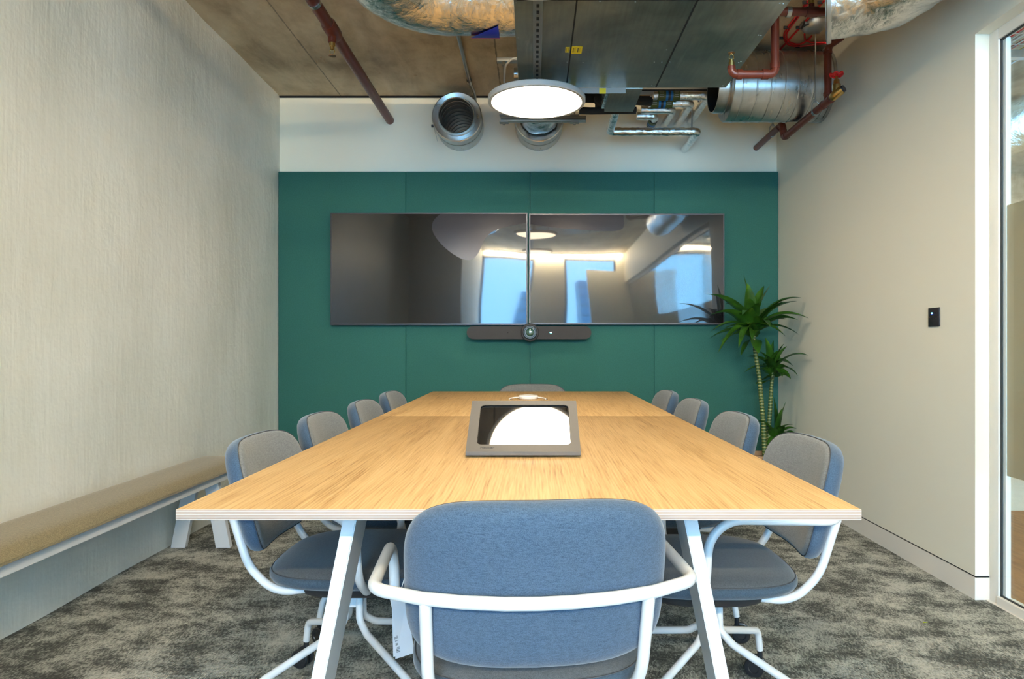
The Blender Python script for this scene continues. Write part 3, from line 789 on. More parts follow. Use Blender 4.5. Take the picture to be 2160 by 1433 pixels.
def crown(core, leaves, name='foliage', extra=0, size=.3, wid=.042):
    bm = bmesh.new(); rnd = random.Random(len(leaves)*7+extra)
    for (ox, oy, tx, ty, dd, ar) in leaves:
        d0 = core[2]; dt = d0+dd
        if tx > PX: dt = min(dt, 1.775*F/(tx-PX))
        leaf(bm, U(ox, oy, d0), U(tx, ty, dt), wid*rnd.uniform(.85,1.15), ar, rnd.uniform(-.5,.5))
    for i in range(extra):
        a = rnd.uniform(0, 2*math.pi); el = rnd.uniform(-.35, 1.1); o0 = U(core[0], core[1], core[2])+Vector((0,0,rnd.uniform(-.05,.05)))
        Lr = size*rnd.uniform(.65,1)
        tip = o0+Vector((math.cos(a)*math.cos(el), math.sin(a)*math.cos(el)*.9, math.sin(el)))*Lr
        tip.y = min(tip.y, 5.03); tip.x = min(tip.x, 1.78)
        leaf(bm, o0, tip, wid*rnd.uniform(.8,1.1), rnd.uniform(.2,.45), rnd.uniform(-.6,.6))
    bmesh.ops.recalc_face_normals(bm, faces=bm.faces)
    return finish(bm, name, M_LEAF, pl, angle=70)
crown((1588, 690, 4.66), [
    (1588,680,1568,580,.02,.05),(1586,670,1577,598,-.05,.05),(1590,670,1612,603,.04,.15),(1590,675,1625,602,-.04,.12),
    (1585,690,1490,621,-.06,.30),(1585,700,1494,668,-.12,.42),(1585,705,1500,700,-.05,.45),(1585,712,1497,714,.05,.35),
    (1588,700,1515,744,-.18,.45),(1588,700,1558,734,-.30,.40),(1590,690,1566,664,-.32,.35),(1592,710,1586,717,-.30,.30),
    (1592,690,1690,628,.02,.35),(1592,695,1681,636,-.08,.30),(1592,700,1706,672,.0,.38),(1594,700,1683,675,-.10,.35),
    (1594,705,1685,706,-.05,.40),(1592,690,1655,636,-.08,.20),(1592,700,1625,690,-.30,.42),(1590,715,1600,746,-.12,.1),
    (1586,715,1563,750,-.08,.15),(1586,712,1519,722,-.10,.30),(1590,690,1530,640,.12,.30),(1592,688,1640,650,.15,.25),(1590,680,1600,640,-.15,.30)], extra=18, size=.25, wid=.078)
crown((1630, 778, 4.76), [
    (1630,775,1614,712,-.03,.05),(1630,775,1632,718,.0,.08),(1632,775,1654,725,.0,.12),(1630,780,1603,742,-.05,.2),
    (1632,785,1704,750,-.03,.30),(1632,785,1683,793,-.05,.50),(1632,790,1668,800,-.1,.40),(1630,785,1570,786,-.05,.35),
    (1630,780,1575,752,-.02,.25),(1628,795,1594,812,-.05,.10),(1634,795,1650,795,-.2,.3),(1632,780,1660,730,-.1,.15),(1628,785,1612,760,-.2,.3),(1632,800,1606,812,-.08,.05)], extra=10, size=.18, wid=.075)
crown((1638, 925, 4.72), [
    (1638,925,1632,838,.0,.04),(1638,925,1658,847,-.03,.10),(1640,925,1680,905,-.05,.40),(1640,928,1680,918,-.12,.45),
    (1636,925,1592,888,-.05,.35),(1638,925,1650,862,-.12,.10),(1638,925,1620,905,-.12,.2),(1640,925,1656,900,-.15,.3)], extra=5, size=.15, wid=.062)

# ------------------------------------------------------------------ ceiling services
ZU = 2.45
unit = thing('fan_coil_unit', (.48, 2.8, ZU), 'large grey sheet metal air handling unit hanging below the concrete ceiling', 'air conditioner')
bx('casing', M_UNIT, -.082, 1.045, 1.85, 3.74, ZU, 2.80, parent=unit, bev=.003)
def seam(p, q, w=.006):
    p, q = Vector(p), Vector(q); t = (q-p).normalized(); s = Vector((-t.y, t.x, 0))*w/2
    bm = bmesh.new(); poly_prism(bm, [p-s, q-s, q+s, p+s], (0,0,-1), .0008); return finish(bm, 'panel_seam', M_HOLE, unit, smooth=False)
seam((.174, 1.9, ZU), (.176, 3.73, ZU), .007); seam((.667, 1.9, ZU), (.6625, 3.73, ZU), .008)
seam((-.07, 2.79, ZU), (1.04, 2.795, ZU), .004)
# edge flange on the far side, with stickers
bx('flange', M_GALVD, .17, .50, 3.741, 3.79, ZU+.03, ZU+.036, parent=unit)
bx('flange', M_GALVD, .10, .50, 3.741, 3.745, ZU-.03, ZU, parent=unit)
def sticker(px, py, w, h, d=None):
    dd = 1.4*F/(PY-py); p = U(px, py, dd)
    s = bx('sticker', M_YELLOW, p.x-w/2, p.x+w/2, p.y-h/2, p.y+h/2, ZU-.0012, ZU-.0002, parent=unit)
    for q in range(2):
        bx('print', M_INK, p.x-w/2+w*(.12+.45*q), p.x-w/2+w*(.2+.45*q), p.y-h*.3, p.y+h*.3, ZU-.0016, ZU-.001, parent=s)
        for t in range(3):
            bx('print', M_INK, p.x-w/2+w*(.25+.45*q+.06*t), p.x-w/2+w*(.262+.45*q+.06*t), p.y-h*.35, p.y+h*.3, ZU-.0016, ZU-.001, parent=s)
sticker(1197, 105, .020, .058); sticker(1216.5, 105.5, .050, .078)
for px in (1207, 1271):
    p = U(px, 187, 3.742)
    bx('sticker', M_YELLOW, p.x-.018, p.x+.018, 3.7385, 3.7405, ZU-.032, ZU-.003, parent=unit)
rnd = random.Random(3)
for px, py in ((1218,103),(1230,132),(1276,157),(1285,157),(1380,131),(1396,131),(1413,131),(1406,105),(1375,180),(1376,184),(1196,131),(1093,80),(1088,5),(1265,3),(1340,4),(1558,132),(1563,130),(1600,74),(1605,75),(1645,7),(1652,8),(1230,180),(1380,183),(1525,181),(1100,180),(1155,183)):
    dd = 1.4*F/(PY-py); p = U(px, py, dd)
    rv('rivet', M_GALVD, [(0,.0035),(.002,.0028),(.0025,0)], (p.x, min(p.y,3.73), ZU), (0,0,-1), unit, n=8)

# mounting channel below the unit, from which the pendants hang
ch = thing('strut_channel', (.017, 2.8, ZU), 'perforated galvanised channel running along the underside of the air unit', 'metal channel')
bm = bmesh.new(); box(bm, -.0035, .0375, .7, 3.62, ZU-.021, ZU-.001, bev=.002)
finish(bm, 'channel', M_GALVD, ch)
bm = bmesh.new()
y = 1.9
while y < 3.58:
    box(bm, .011, .023, y, y+.026, ZU-.0222, ZU-.0205); y += .055
finish(bm, 'slots', M_HOLE, ch)

def pendant(y, label):
    x, z = .015, 2.352; r = thing('pendant_light', (x, y, z), label, 'lamp', 'round flat pendant lights above the table')
    rv('rim', M_LAMPBODY, [(.004,.240),(0,.243),(0,.258),(.004,.262),(.026,.262),(.032,.256),(.034,0)], (0,0,0), (0,0,1), r, local=True, n=96)
    rv('diffuser', M_DISC, [(.0,.2425),(.003,.2415),(.003,0)], (0,0,0), (0,0,1), r, local=True, n=96)
    hz = 2.428-z
    for sx, sy in ((-.17,.02),(.17,.05),(0,-.12)):
        tb('suspension_wire', M_GALVD, [(sx,sy,.032),(0,-.05 if sy<.0 else -.06,hz)], .0012, r, local=True, n=6)
    rv('ceiling_clip', M_CHROME, [(0,.006),(.022,.006),(.024,0)], (0,-.07,hz-.022), (0,0,1), r, local=True, n=14)
    return r
pendant(3.70, 'round flat pendant light, the one in full view above the far end of the table')
pendant(2.34, 'round flat pendant light mirrored in the tablet, just above the picture edge')
pendant(.85, 'round flat pendant light above the viewer, mirrored in the screens')
lc_ = tb('lamp_cable', M_GREYCABLE, [U(1138,168,3.62), U(1124,166,3.62), U(1120,172,3.62), U(1119,183,3.62)], .0028, n=8)
tag(lc_, 'short grey cable looping from the slotted channel to the pendant light', 'cable')
# linear lamp over the window wall (mirrored in the screens)
ll = thing('linear_light', (.4, -3.08, 2.86), 'thin linear lamp along the ceiling, mirrored as a bright line in the screens', 'lamp')
bx('housing', M_WMETAL, -1.0, 1.75, -3.11, -3.05, 2.865, 2.908, parent=ll)
tb('diffuser', M_LINE, [(-.98,-3.08,2.84),(1.73,-3.08,2.84)], .016, ll)
ll = thing('linear_light', (3.1, -3.08, 2.86), 'thin linear lamp over the corridor window, mirrored at the right of the right screen', 'lamp')
bx('housing', M_WMETAL, 2.1, 4.0, -3.11, -3.05, 2.865, 2.908, parent=ll)
tb('diffuser', M_LINE, [(2.12,-3.08,2.84),(3.98,-3.08,2.84)], .007, ll)

# ---- foil ducts
def crumple(o, amp, sc):
    from mathutils import noise as mn
    for v in o.data.vertices:
        p = v.co*sc; n = v.normal
        v.co += n*(amp*(mn.noise(p)+.5*mn.noise(p*2.3)+.3*mn.noise(p*5.1)))
def foilduct(name, pts, r, label, rad=0, seg=14, n=72, dens=.02, amp=.012):
    path = fillet(pts, rad, seg) if rad else [Vector(p) for p in pts]
    fine = [path[0]]
    for a, b in zip(path, path[1:]):
        k = max(1, int((b-a).length/dens))
        for i in range(1, k+1): fine.append(a.lerp(b, i/k))
    bm = bmesh.new(); tube(bm, fine, r, n, cap=False)
    o = finish(bm, name, M_FOIL, angle=70); crumple(o, amp, 9.0)
    return tag(o, label, 'duct')
fd = foilduct('foil_duct', [(-.084, 3.1, 2.655), (-.63, 3.1, 2.655), (-.63, 1.4, 2.655)], .195, 'large crinkled foil duct bending out of the air unit at the upper left', rad=.27, amp=.005)
# blue and red triangle sticker wrapped on the underside of the foil duct
bm = bmesh.new()
def on_duct(x, ang): return Vector((x, 3.1-.2045*math.sin(ang), 2.655-.2045*math.cos(ang)))
def strip_tri(bm, x0, x1, a_lo, a_hi, mi, split=None):
    nn = 14
    for i in range(nn):
        u0, u1 = i/nn, (i+1)/nn
        for k in range(4):
            def P(u, q):
                return on_duct(x0+(x1-x0)*u, math.acos(1-(.0152+.235*u*q))-R(24))
            try: bm.faces.new([bm.verts.new(P(u0,k/4)), bm.verts.new(P(u1,k/4)), bm.verts.new(P(u1,(k+1)/4)), bm.verts.new(P(u0,(k+1)/4))])
            except ValueError: pass
xa, xb = (988-PX)*3.03/F, (1051-PX)*3.03/F
strip_tri(bm, xa, xb, R(-14), R(22), 0); bmesh.ops.remove_doubles(bm, verts=bm.verts, dist=1e-5)
bmesh.ops.solidify(bm, geom=bm.faces, thickness=.001)
s1 = finish(bm, 'triangle_sticker', M_BLUEST); s1.parent = fd
bm = bmesh.new(); strip_tri(bm, xa, xb, R(-27), R(-27), 0)
for v in bm.verts: pass
bm.free(); bm = bmesh.new()
nn = 14
for i in range(nn):
    u0, u1 = i/nn, (i+1)/nn
    q = [on_duct(xa+(xb-xa)*u0, R(-28)), on_duct(xa+(xb-xa)*u1, R(-28)), on_duct(xa+(xb-xa)*u1, R(-14)), on_duct(xa+(xb-xa)*u0, R(-14))]
    bm.faces.new([bm.verts.new(p) for p in q])
bmesh.ops.remove_doubles(bm, verts=bm.verts, dist=1e-5); bmesh.ops.solidify(bm, geom=bm.faces, thickness=.001)
s2 = finish(bm, 'red_sticker_strip', M_REDST); s2.parent = fd
fd2 = foilduct('foil_duct', [(1.285, 3.0, 2.585), (1.47, 2.92, 2.585), (1.59, 2.55, 2.60), (1.60, 1.3, 2.60)], .195, 'large crinkled foil duct at the upper right beside the cream wall', rad=.2, seg=10)
o = rv('duct_collar', M_GALV, [(-.008,.19),(-.008,.203),(-.004,.207),(.004,.207),(.012,.203),(.012,.19)], (1.285, 3.0, 2.585), (.92,-.40,0), closed=True, n=72)
o.parent = fd2
o = rv('duct_end_cap', M_GALV, [(0,.195),(0,0)], (1.275, 3.004, 2.585), (.92,-.40,0), n=72); o.parent = fd2
# ---- round wall ducts
def wall_duct(c, label, open_=True):
    r = thing('wall_duct', c, label, 'duct')
    R0, Rb = .174, .126
    prof = [(.249,R0),(.235,R0),(.2,R0),(.12,R0+.0),(.115,R0+.003),(.108,R0+.003),(.104,R0),(.02,R0),(.014,R0+.004),(.004,R0+.004),(0,R0-.002),(.004,R0-.012),(.010,Rb+.012),(.0,Rb+.006),(-.03,Rb+.003),(-.034,Rb),(-.03,Rb-.004)]
    rv('jacket', M_GALV, prof, (0,0,0), (0,1,0), r, local=True, n=96)
    ip = []
    y = -.03
    while y < .68:
        ip += [(y,Rb-.004),(y+.060,Rb-.004),(y+.063,Rb-.0065),(y+.066,Rb-.004)]; y += .072
    rv('bore', M_GALVD, ip, (0,0,0), (0,1,0), r, local=True, n=96)
    rv('end_disc', M_COPPER, [(.68,Rb),(.68,0)], (0,0,0), (0,1,0), r, local=True, n=48)
    return r
d1 = wall_duct(DUCT1, 'open round galvanised duct stub on the back wall left of the pendant light')
tb('wire_tail', M_GALVD, [(-.165,.02,-.06),(-.158,.02,-.10),(-.140,.02,-.17)], .0012, d1, local=True, n=6)
rv('latch', M_BLACK, [(0,.010),(.015,.010),(.015,0)], (-.168,.02,-.06), (-1,0,0), d1, local=True, n=10)
r = thing('wall_duct', DUCT2, 'round galvanised duct on the back wall behind the pendant light', 'duct')
R0 = .174
rv('jacket', M_GALV, [(.249,R0),(.12,R0),(.115,R0+.003),(.108,R0+.003),(.104,R0),(.02,R0),(.014,R0+.004),(.004,R0+.004),(0,R0-.002),(.006,R0-.012),(.010,.14)], (0,0,0), (0,1,0), r, local=True, n=96)
fo = foilduct('foil_duct', [(.037, 4.90, 2.675), (.037, 4.62, 2.728), (.045, 4.3, 2.71), (.05, 3.775, 2.63)], .135, 'foil covered flexible duct between the back wall duct and the air unit', dens=.015, amp=.012)
fo.name = 'flexible_duct'
# ---- bracket bar under the flexible duct
br = thing('support_bar', (.06, 4.62, 2.56), 'galvanised support bar with threaded rods below the flexible duct', 'metal bracket')
a, b = U(1056,251,4.60), U(1236,251,4.60)
bx('bar', M_GALVD, a.x, b.x, 4.59, 4.62, a.z-.019, a.z+.019, parent=br, bev=.002)
bx('slot', M_HOLE, a.x+.004, b.x-.004, 4.5885, 4.5905, a.z-.008, a.z-.002, parent=br)
for px in (1063, 1212):
    p = U(px, 251, 4.60)
    tb('threaded_rod', M_GALVD, [(p.x,4.605,a.z-.04),(p.x,4.605,ZC)], .005, br, n=8)
    bx('washer', M_GALVD, p.x-.03, p.x+.03, 4.585, 4.625, a.z-.026, a.z-.0195, parent=br)
    bx('washer', M_GALVD, p.x-.03, p.x+.03, 4.585, 4.625, a.z+.0195, a.z+.026, parent=br)
    rv('nut', M_GALV, [(0,.010),(.010,.010),(.010,0)], (p.x, 4.605, a.z-.037), (0,0,1), br, n=6)
# ---- small galvanised pieces left of the unit
st = thing('ceiling_strut', (-.14, 4.45, 2.86), 'short galvanised strut channel on the ceiling left of the air unit', 'metal channel')
p0_, p1_ = U(1048,124,4.45), U(1095,124,4.45)
z_ = CH+(PY-124)*4.45/F
bx('channel', M_GALVD, p0_.x, .35, 4.44, 4.48, z_-.02, z_+.02, parent=st, bev=.002)
for x in (-.17, .30): tb('threaded_rod', M_GALVD, [(x,4.46,z_+.02),(x,4.46,ZC)], .005, st, n=8)
rv('channel_clip', M_GALV, [(0,.014),(.02,.014),(.03,.008)], (U(1062,132,4.44).x, 4.45, z_-.045), (0,0,1), st, n=12)
o = tb('supply_cable', M_GREYCABLE, [U(1100,122,4.40), U(1082,123,4.40), U(1066,137,4.40), U(1063,190,4.40), U(1064,225,4.40)], .006, rad=.05, n=10)
tag(o, 'pale cable bending down from the ceiling strut behind the pendant light', 'cable')
o = rv('steel_pipe', M_GALV, [(0,0),(0,.036),(.06,.036),(.06,0)], (U(1084,156,4.3).x, 4.3, U(1084,156,4.3).z), (1,0,0), n=28)
tag(o, 'short galvanised pipe end beside the left edge of the air unit', 'pipe')
cd = thing('conduit', (-.45, 4.5, 2.88), 'thin galvanised conduit on the ceiling running to the back wall', 'pipe')
tb('pipe', M_GALVD, [(-.45,1.0,2.893),(-.45,4.82,2.893),(-.434,5.0,2.885),(-.434,5.137,2.83)], .0125, cd, rad=.05, n=12)
rv('coupling', M_GALV, [(0,.018),(.05,.018)], (-.45,4.78,2.891), (0,1,0), cd, n=14)

# ---- red sprinkler pipes
def sprinkler(par, p, sgn, s=1.0):
    h = rv('sprinkler_head', M_BRASS, [(0,.014*s),(.018*s,.014*s),(.02*s,.010*s),(.032*s,.010*s),(.034*s,.006*s),(.036*s,0)], p, (0,0,sgn), par, n=16)
    bm = bmesh.new(); z = Vector((0,0,sgn)); p = Vector(p)
    for sx in (-1,1): tube(bm, fillet([p+z*.030*s, p+z*.036*s+Vector((sx*.012*s,0,0)), p+z*.050*s+Vector((sx*.009*s,0,0)), p+z*.060*s], .006*s, 3), .0022*s, 6)
    finish(bm, 'frame_arms', M_BRASS, h)
    rv('deflector', M_COPPER, [(0,0),(0,.017*s),(.0025*s,.017*s),(.003*s,0)], p+z*.060*s, (0,0,sgn), h, n=16)
X1, Z1 = -1.076, 2.73
p1 = thing('sprinkler_pipe', (X1, 3.6, Z1), 'long red sprinkler pipe running along the ceiling at the left', 'pipe')
tb('pipe', M_RED, [(X1,1.0,Z1),(X1,YB,Z1)], .031, p1, n=24)
tb('pipe_coupling', M_RED, [(X1,3.58,Z1),(X1,3.60,Z1),(X1,3.72,Z1),(X1,3.74,Z1)], [.033,.039,.039,.033], p1, n=24)
rv('sprinkler_boss', M_RED, [(0,.022),(.045,.022),(.048,.012)], (X1,3.67,Z1-.02), (0,0,-1), p1, n=18)
sprinkler(p1, (X1,3.67,Z1-.066), -1, 1.15)
tb('pipe_clip', M_GALV, [(X1,3.35,Z1),(X1,3.375,Z1)], .034, p1, n=24)
tb('hanger_rod', M_GALVD, [(X1,3.36,Z1+.03),(X1,3.36,ZC)], .005, p1, n=8)
DD = 3.2
def upx(px, py, d=DD): return U(px, py, d)
pa, pb, pc_, pd_ = upx(1543,140), upx(1543,157), upx(1635,157), upx(1635,20)
p2 = thing('sprinkler_pipe', pc_, 'red sprinkler drop pipe with brass head in front of the air unit corner', 'pipe')
tb('pipe', M_RED, [pa, pb, pc_, pd_], .0185, p2, rad=.028, n=20)
for a, b in (((1557,157),(1562,157)),((1610,157),(1618,157)),((1635,136),(1635,142))):
    A, B = upx(*a), upx(*b); e = (B-A).normalized()*.006; tb('pipe_coupling', M_RED, [A-e, B+e], .0225, p2, n=20)
sprinkler(p2, pa, 1, 1.0)
A, B = upx(1604,25,3.215), upx(1775,25,3.215)
p3 = thing('sprinkler_pipe', B, 'red horizontal sprinkler pipe between the air unit and the right foil duct', 'pipe')
tb('pipe', M_RED, [A, B], .0195, p3, n=20)
tb('pipe_coupling', M_RED, [upx(1700,25,3.215), upx(1724,25,3.215)], .0235, p3, n=20)
tb('pipe_clip', M_GALV, [upx(1659,25,3.215), upx(1668,25,3.215)], .0235, p3, n=20)
tb('riser', M_RED, [upx(1712,20,3.215), upx(1712,8,3.215)], .013, p3, n=14)
sprinkler(p3, upx(1712,9,3.215), 1, 1.0)
# valve set with the long diagonal pipe
D4 = 3.90
v0, v1, v2 = upx(1775,78,3.78), upx(1746,98,D4), upx(1746,214,D4)
Zp = v2.z; Xp = v2.x; Yend = 4.59
p4 = thing('sprinkler_pipe', (Xp, D4, Zp), 'red pipe run with riser and valve passing in front of the big round duct', 'pipe')
tb('pipe', M_RED, [v0, v1, v2], .0205, p4, rad=.035, n=20)
tb('pipe', M_RED, [(Xp,D4-.07,Zp-.0),(Xp,Yend,Zp),(Xp-.005,Yend,Zp+.095),(Xp-.005,YB,Zp+.092)], .0215, p4, rad=.03, n=20)
zt = Vector((0,0,1))
for A, B in ((v1-zt*.03, v1-zt*.045), (v2+zt*.035, v2+zt*.05), (Vector((Xp,D4-.05,Zp)), Vector((Xp,D4-.035,Zp))), (Vector((Xp,D4+.05,Zp)), Vector((Xp,D4+.07,Zp))), (Vector((Xp,Yend-.06,Zp)), Vector((Xp,Yend-.045,Zp))), (Vector((Xp-.004,Yend,Zp+.045)), Vector((Xp-.004,Yend,Zp+.055))), (Vector((Xp-.005,Yend+.05,Zp+.086)), Vector((Xp-.005,Yend+.065,Zp+.086)))):
    tb('pipe_coupling', M_RED, [A, B], .0245, p4, n=20)
for (yy, zz) in ((4.07, Zp), (4.80, Zp+.093)):
    bm = bmesh.new(); tube(bm, [(Xp,yy-.011,zz),(Xp,yy+.011,zz)], .0225, 20)
    finish(bm, 'pipe_clip', M_GALV, p4)
    bm = bmesh.new(); tube(bm, fillet([(Xp-.022,yy,zz+.005),(Xp-.018,yy,zz+.05),(Xp,yy,zz+.062),(Xp+.018,yy,zz+.05),(Xp+.022,yy,zz+.005)], .012, 5), .0035, 8)
    tube(bm, [(Xp,yy,zz+.055),(Xp,yy,zz+.07)], .009, 6)
    finish(bm, 'pear_clip', M_GALV, p4)
    top = ZC
    if yy < 4.5: tb('threaded_rod', M_GALVD, [(Xp,yy,zz+.06),(Xp,yy,top)], .0045, p4, n=8)
    else: tb('threaded_rod', M_GALVD, [(Xp,yy,zz+.06),(Xp,yy,top)], .0045, p4, n=8)
bx('ceiling_plate', M_GALV, Xp-.035, Xp+.035, 4.04, 4.10, ZC-.005, ZC-.0005, parent=p4)
vb = Vector((Xp+.004, D4-.105, Zp+.006))
vv = tb('valve_body', M_BRASS, [vb+Vector((-.002,.04,-.004)), vb, vb+Vector((.022,-.022,.015))], [.024,.026,.024], p4, n=18)
rv('bonnet', M_BRASS, [(0,.022),(.05,.022),(.056,.017),(.075,.015),(.08,.008),(.10,.007)], vb, (0,0,1), vv, n=18)
rv('valve_outlet', M_BEZEL, [(0,.020),(.012,.020),(.012,0)], vb+Vector((.022,-.022,.015)), (.6,-.7,.35), vv, n=8)
bm = bmesh.new(); hc = vb+Vector((.0,0,.104))
ring = [hc+Vector((math.cos(a)*(.031+.003*math.cos(6*a)), math.sin(a)*(.031+.003*math.cos(6*a)), .004*math.cos(6*a))) for a in [2*math.pi*k/48 for k in range(49)]]
tube(bm, ring, .0065, 8, cap=False)
for k in range(3):
    a = math.pi*k/3; e = Vector((math.cos(a), math.sin(a), 0))*.03; tube(bm, [hc-e, hc+e], .0045, 6)
revolve(bm, [(-.008,0),(-.008,.009),(.006,.009),(.006,0)], hc, (0,0,1), 12)
finish(bm, 'handwheel', M_REDCABLE, vv)

# ---- big round silencer duct into the right wall
sc_ = Vector((1.205, 4.33, 2.675))
sd = thing('round_silencer', (1.5, 4.33, 2.675), 'big round galvanised duct attenuator running into the right wall', 'duct')
rr_ = .212; prof = [(-.075,.150),(-.075,.156),(-.06,.158),(-.012,.158),(-.01,.164),(-.004,.164),(0,.162),(.002,rr_-.004),(.006,rr_)]
x = .05
while x < .58:
    prof += [(x,rr_),(x+.003,rr_+.003),(x+.007,rr_+.003),(x+.010,rr_)]; x += .085
prof += [(.610,rr_)]
bm = bmesh.new(); revolve(bm, prof, sc_, (1,.0,0), 96)
finish(bm, 'jacket', M_GALV, sd, angle=40)
rv('inner_sleeve', M_HOLE, [(-.075,.150),(.30,.150),(.30,0)], sc_, (1,0,0), sd, n=64)
rv('wall_flange', M_GALV, [(.592,rr_),(.595,rr_+.007),(.6115,rr_+.007),(.6115,rr_)], sc_, (1,0,0), sd, n=96)
# ---- red cables and junction box
o = thing('red_cable', U(1690,90,4.0), 'red cables looping across the ceiling above the round duct', 'cable')
def ceil(px, py, dz=.008):
    h = ZC-dz-CH; d = h*F/(PY-py); return U(px, py, d)
for pts in ([(1706,0),(1683,30),(1662,58),(1654,75),(1660,92),(1682,98),(1712,95),(1745,91)],
            [(1709,2),(1687,32),(1666,60),(1659,74),(1664,88),(1684,94),(1702,86),(1712,76)]):
    bm = bmesh.new(); pp = [ceil(*q) for q in pts]
    sm = []
    for i in range(len(pp)-1):
        a, b, c, dq = pp[max(i-1,0)], pp[i], pp[i+1], pp[min(i+2,len(pp)-1)]
        for t in [k/6 for k in range(6)]:
            sm.append(.5*((2*b)+(-a+c)*t+(2*a-5*b+4*c-dq)*t*t+(-a+3*b-3*c+dq)*t**3))
    sm.append(pp[-1]); tube(bm, sm, .0055, 8)
    finish(bm, 'cable', M_REDCABLE, o)
tb('cable', M_REDCABLE, [ceil(1740,0), ceil(1700,44), ceil(1645,105)], .0065, o, n=8)
tb('cable', M_REDCABLE, [ceil(1697,72), ceil(1698,84), ceil(1710,90), ceil(1740,90)], .005, o, rad=.05, n=8)
for px, py in ((1698,5),(1730,5),(1658,58),(1684,58),(1649,80),(1682,98)):
    p = ceil(px, py); bx('cable_tie', M_BLACK, p.x-.014, p.x+.014, p.y-.004, p.y+.004, ZC-.016, ZC-.001, parent=o)
p = ceil(1716, 60, .03)
jb = thing('junction_box', (p.x, p.y, ZC), 'round grey junction box on the ceiling at the end of the red cables', 'junction box')
rv('body', M_GALVD, [(-.001,.075),(-.012,.075),(-.035,.060),(-.045,.045),(-.045,0)], (p.x,p.y,ZC), (0,0,1), jb, n=28)
bx('entry', M_BLACK, p.x-.07, p.x-.03, p.y-.05, p.y+.02, ZC-.03, ZC-.001, parent=jb, bev=.006)

# ---- foil wrapped small pipes on the back wall
def fp(name, pts, r, label, rad=.03, amp=.004):
    path = fillet(pts, rad, 6); fine = [path[0]]
    for a, b in zip(path, path[1:]):
        k = max(1, int((b-a).length/.018))
        for i in range(1, k+1): fine.append(a.lerp(b, i/k))
    bm = bmesh.new(); tube(bm, fine, r, 24); o = finish(bm, name, M_FOIL, angle=70); crumple(o, amp, 30.0)
    return tag(o, label, 'pipe')
hz = CH+1.463
fp('insulated_pipe', [(.52,4.26,hz+.02),(.52,4.71,hz),(1.124,4.71,hz),(1.124,YB,hz)], .027, 'lowest foil wrapped pipe, with a long horizontal run below the others')
hz = CH+1.639
runs = [(1.17, 4.60, .80), (1.07, 4.675, .78), (.964, 4.755, .74), (.855, 4.83, .72)]
nm = ['rightmost of the four foil wrapped pipes running side by side into the back wall', 'second from the right of the four foil wrapped pipes entering the back wall',
      'second from the left of the four foil wrapped pipes entering the back wall', 'leftmost of the four foil wrapped pipes entering the back wall']
for k_, ((xe, yy, xs_), l) in enumerate(zip(runs, nm)):
    z = hz + (.03,.005,-.012,-.03)[k_]
    o = fp('insulated_pipe', [(xs_,yy,z),(xe,yy,z),(xe,YB,z-.0)], .027, l); o['group'] = 'foil wrapped pipes side by side above the right screen'
    if k_ < 2:
        for q, (a, b, m_) in enumerate(((.0,.05,M_GREENB),(.05,.066,M_BLUEB),(.066,.082,M_BLACK),(.082,.098,M_BLUEB),(.098,.145,M_GREENB))):
            xx = xs_+.03-.015*k_
            bb = rv('marker_band', m_, [(xx+a,.0325),(xx+b,.0325)], (0,yy,z), (1,0,0), n=28); bb.parent = o
        for q in range(4):
            ar = bx('arrow_mark', M_WPLASTIC, xx+.006, xx+.036, yy-.0345, yy-.0328, z-.02+q*.012, z-.017+q*.012); ar.parent = o
        for q in range(4):
            ar = bx('arrow_mark', M_WPLASTIC, xx+.105, xx+.135, yy-.0345, yy-.0328, z-.02+q*.012, z-.017+q*.012); ar.parent = o
    if k_ == 3:
        for (a, b, m_) in ((0,.05,M_GREENB),(.05,.07,M_BLUEB),(.07,.085,M_BLACK),(.085,.1,M_BLUEB),(.1,.13,M_GREENB)):
            bb = rv('marker_band', m_, [(4.90+a,.031),(4.90+b,.031)], (xe,0,z), (0,1,0), n=28); bb.parent = o
# black insulated hoses and sheet metal box behind the unit
for (pts, rad_, l) in (([U(1225,206,4.3),U(1300,208,4.3),U(1370,214,4.5)], .03, 'upper black insulated hose behind the air unit'),
                   ([U(1222,233,4.25),U(1245,234,4.25),U(1318,233,4.25),U(1342,233,4.25)], .022, 'lower black insulated hose behind the air unit')):
    bm = bmesh.new(); tube(bm, fillet(pts, .3, 8), rad_, 18); tag(finish(bm, 'insulated_hose', M_RUBBER, angle=60), l, 'hose')
r = thing('valve_insulation', U(1280,212,4.25), 'black foam covered valve block beside the grey sheet metal box', 'valve')
a, b = U(1258,228,4.25), U(1284,192,4.25)
bx('foam_block', M_RUBBER, a.x, b.x, 4.2, 4.36, a.z, b.z, parent=r, bev=.015)
rv('foam_elbow', M_RUBBER, [(0,0),(0,.045),(.06,.045),(.07,.03),(.07,0)], U(1268,212,4.24), (0,-1,0), r, n=18)
a, b = U(1278,231,3.98), U(1353,184,3.98)
r = thing('filter_box', (a.x, 3.98, a.z), 'grey sheet metal box hanging behind the air unit above the foil pipe end', 'metal box')
bm = bmesh.new()
q0, q1, q2, q3 = U(1286,184,3.74), U(1356,184,3.74), U(1334,231,4.12), U(1278,231,4.12)
for q in (q0, q1): q.z = ZU+.0
q2.z = q3.z = ZU-.005
bm = bmesh.new(); box(bm, q3.x-.01, q1.x, 3.745, 4.12, ZU-.004, ZU+.20, bev=.002); finish(bm, 'casing', M_UNIT, r)
bx('insulation_edge', M_FOIL, q3.x-.03, q3.x-.011, 3.76, 4.1, ZU+.01, ZU+.15, parent=r)
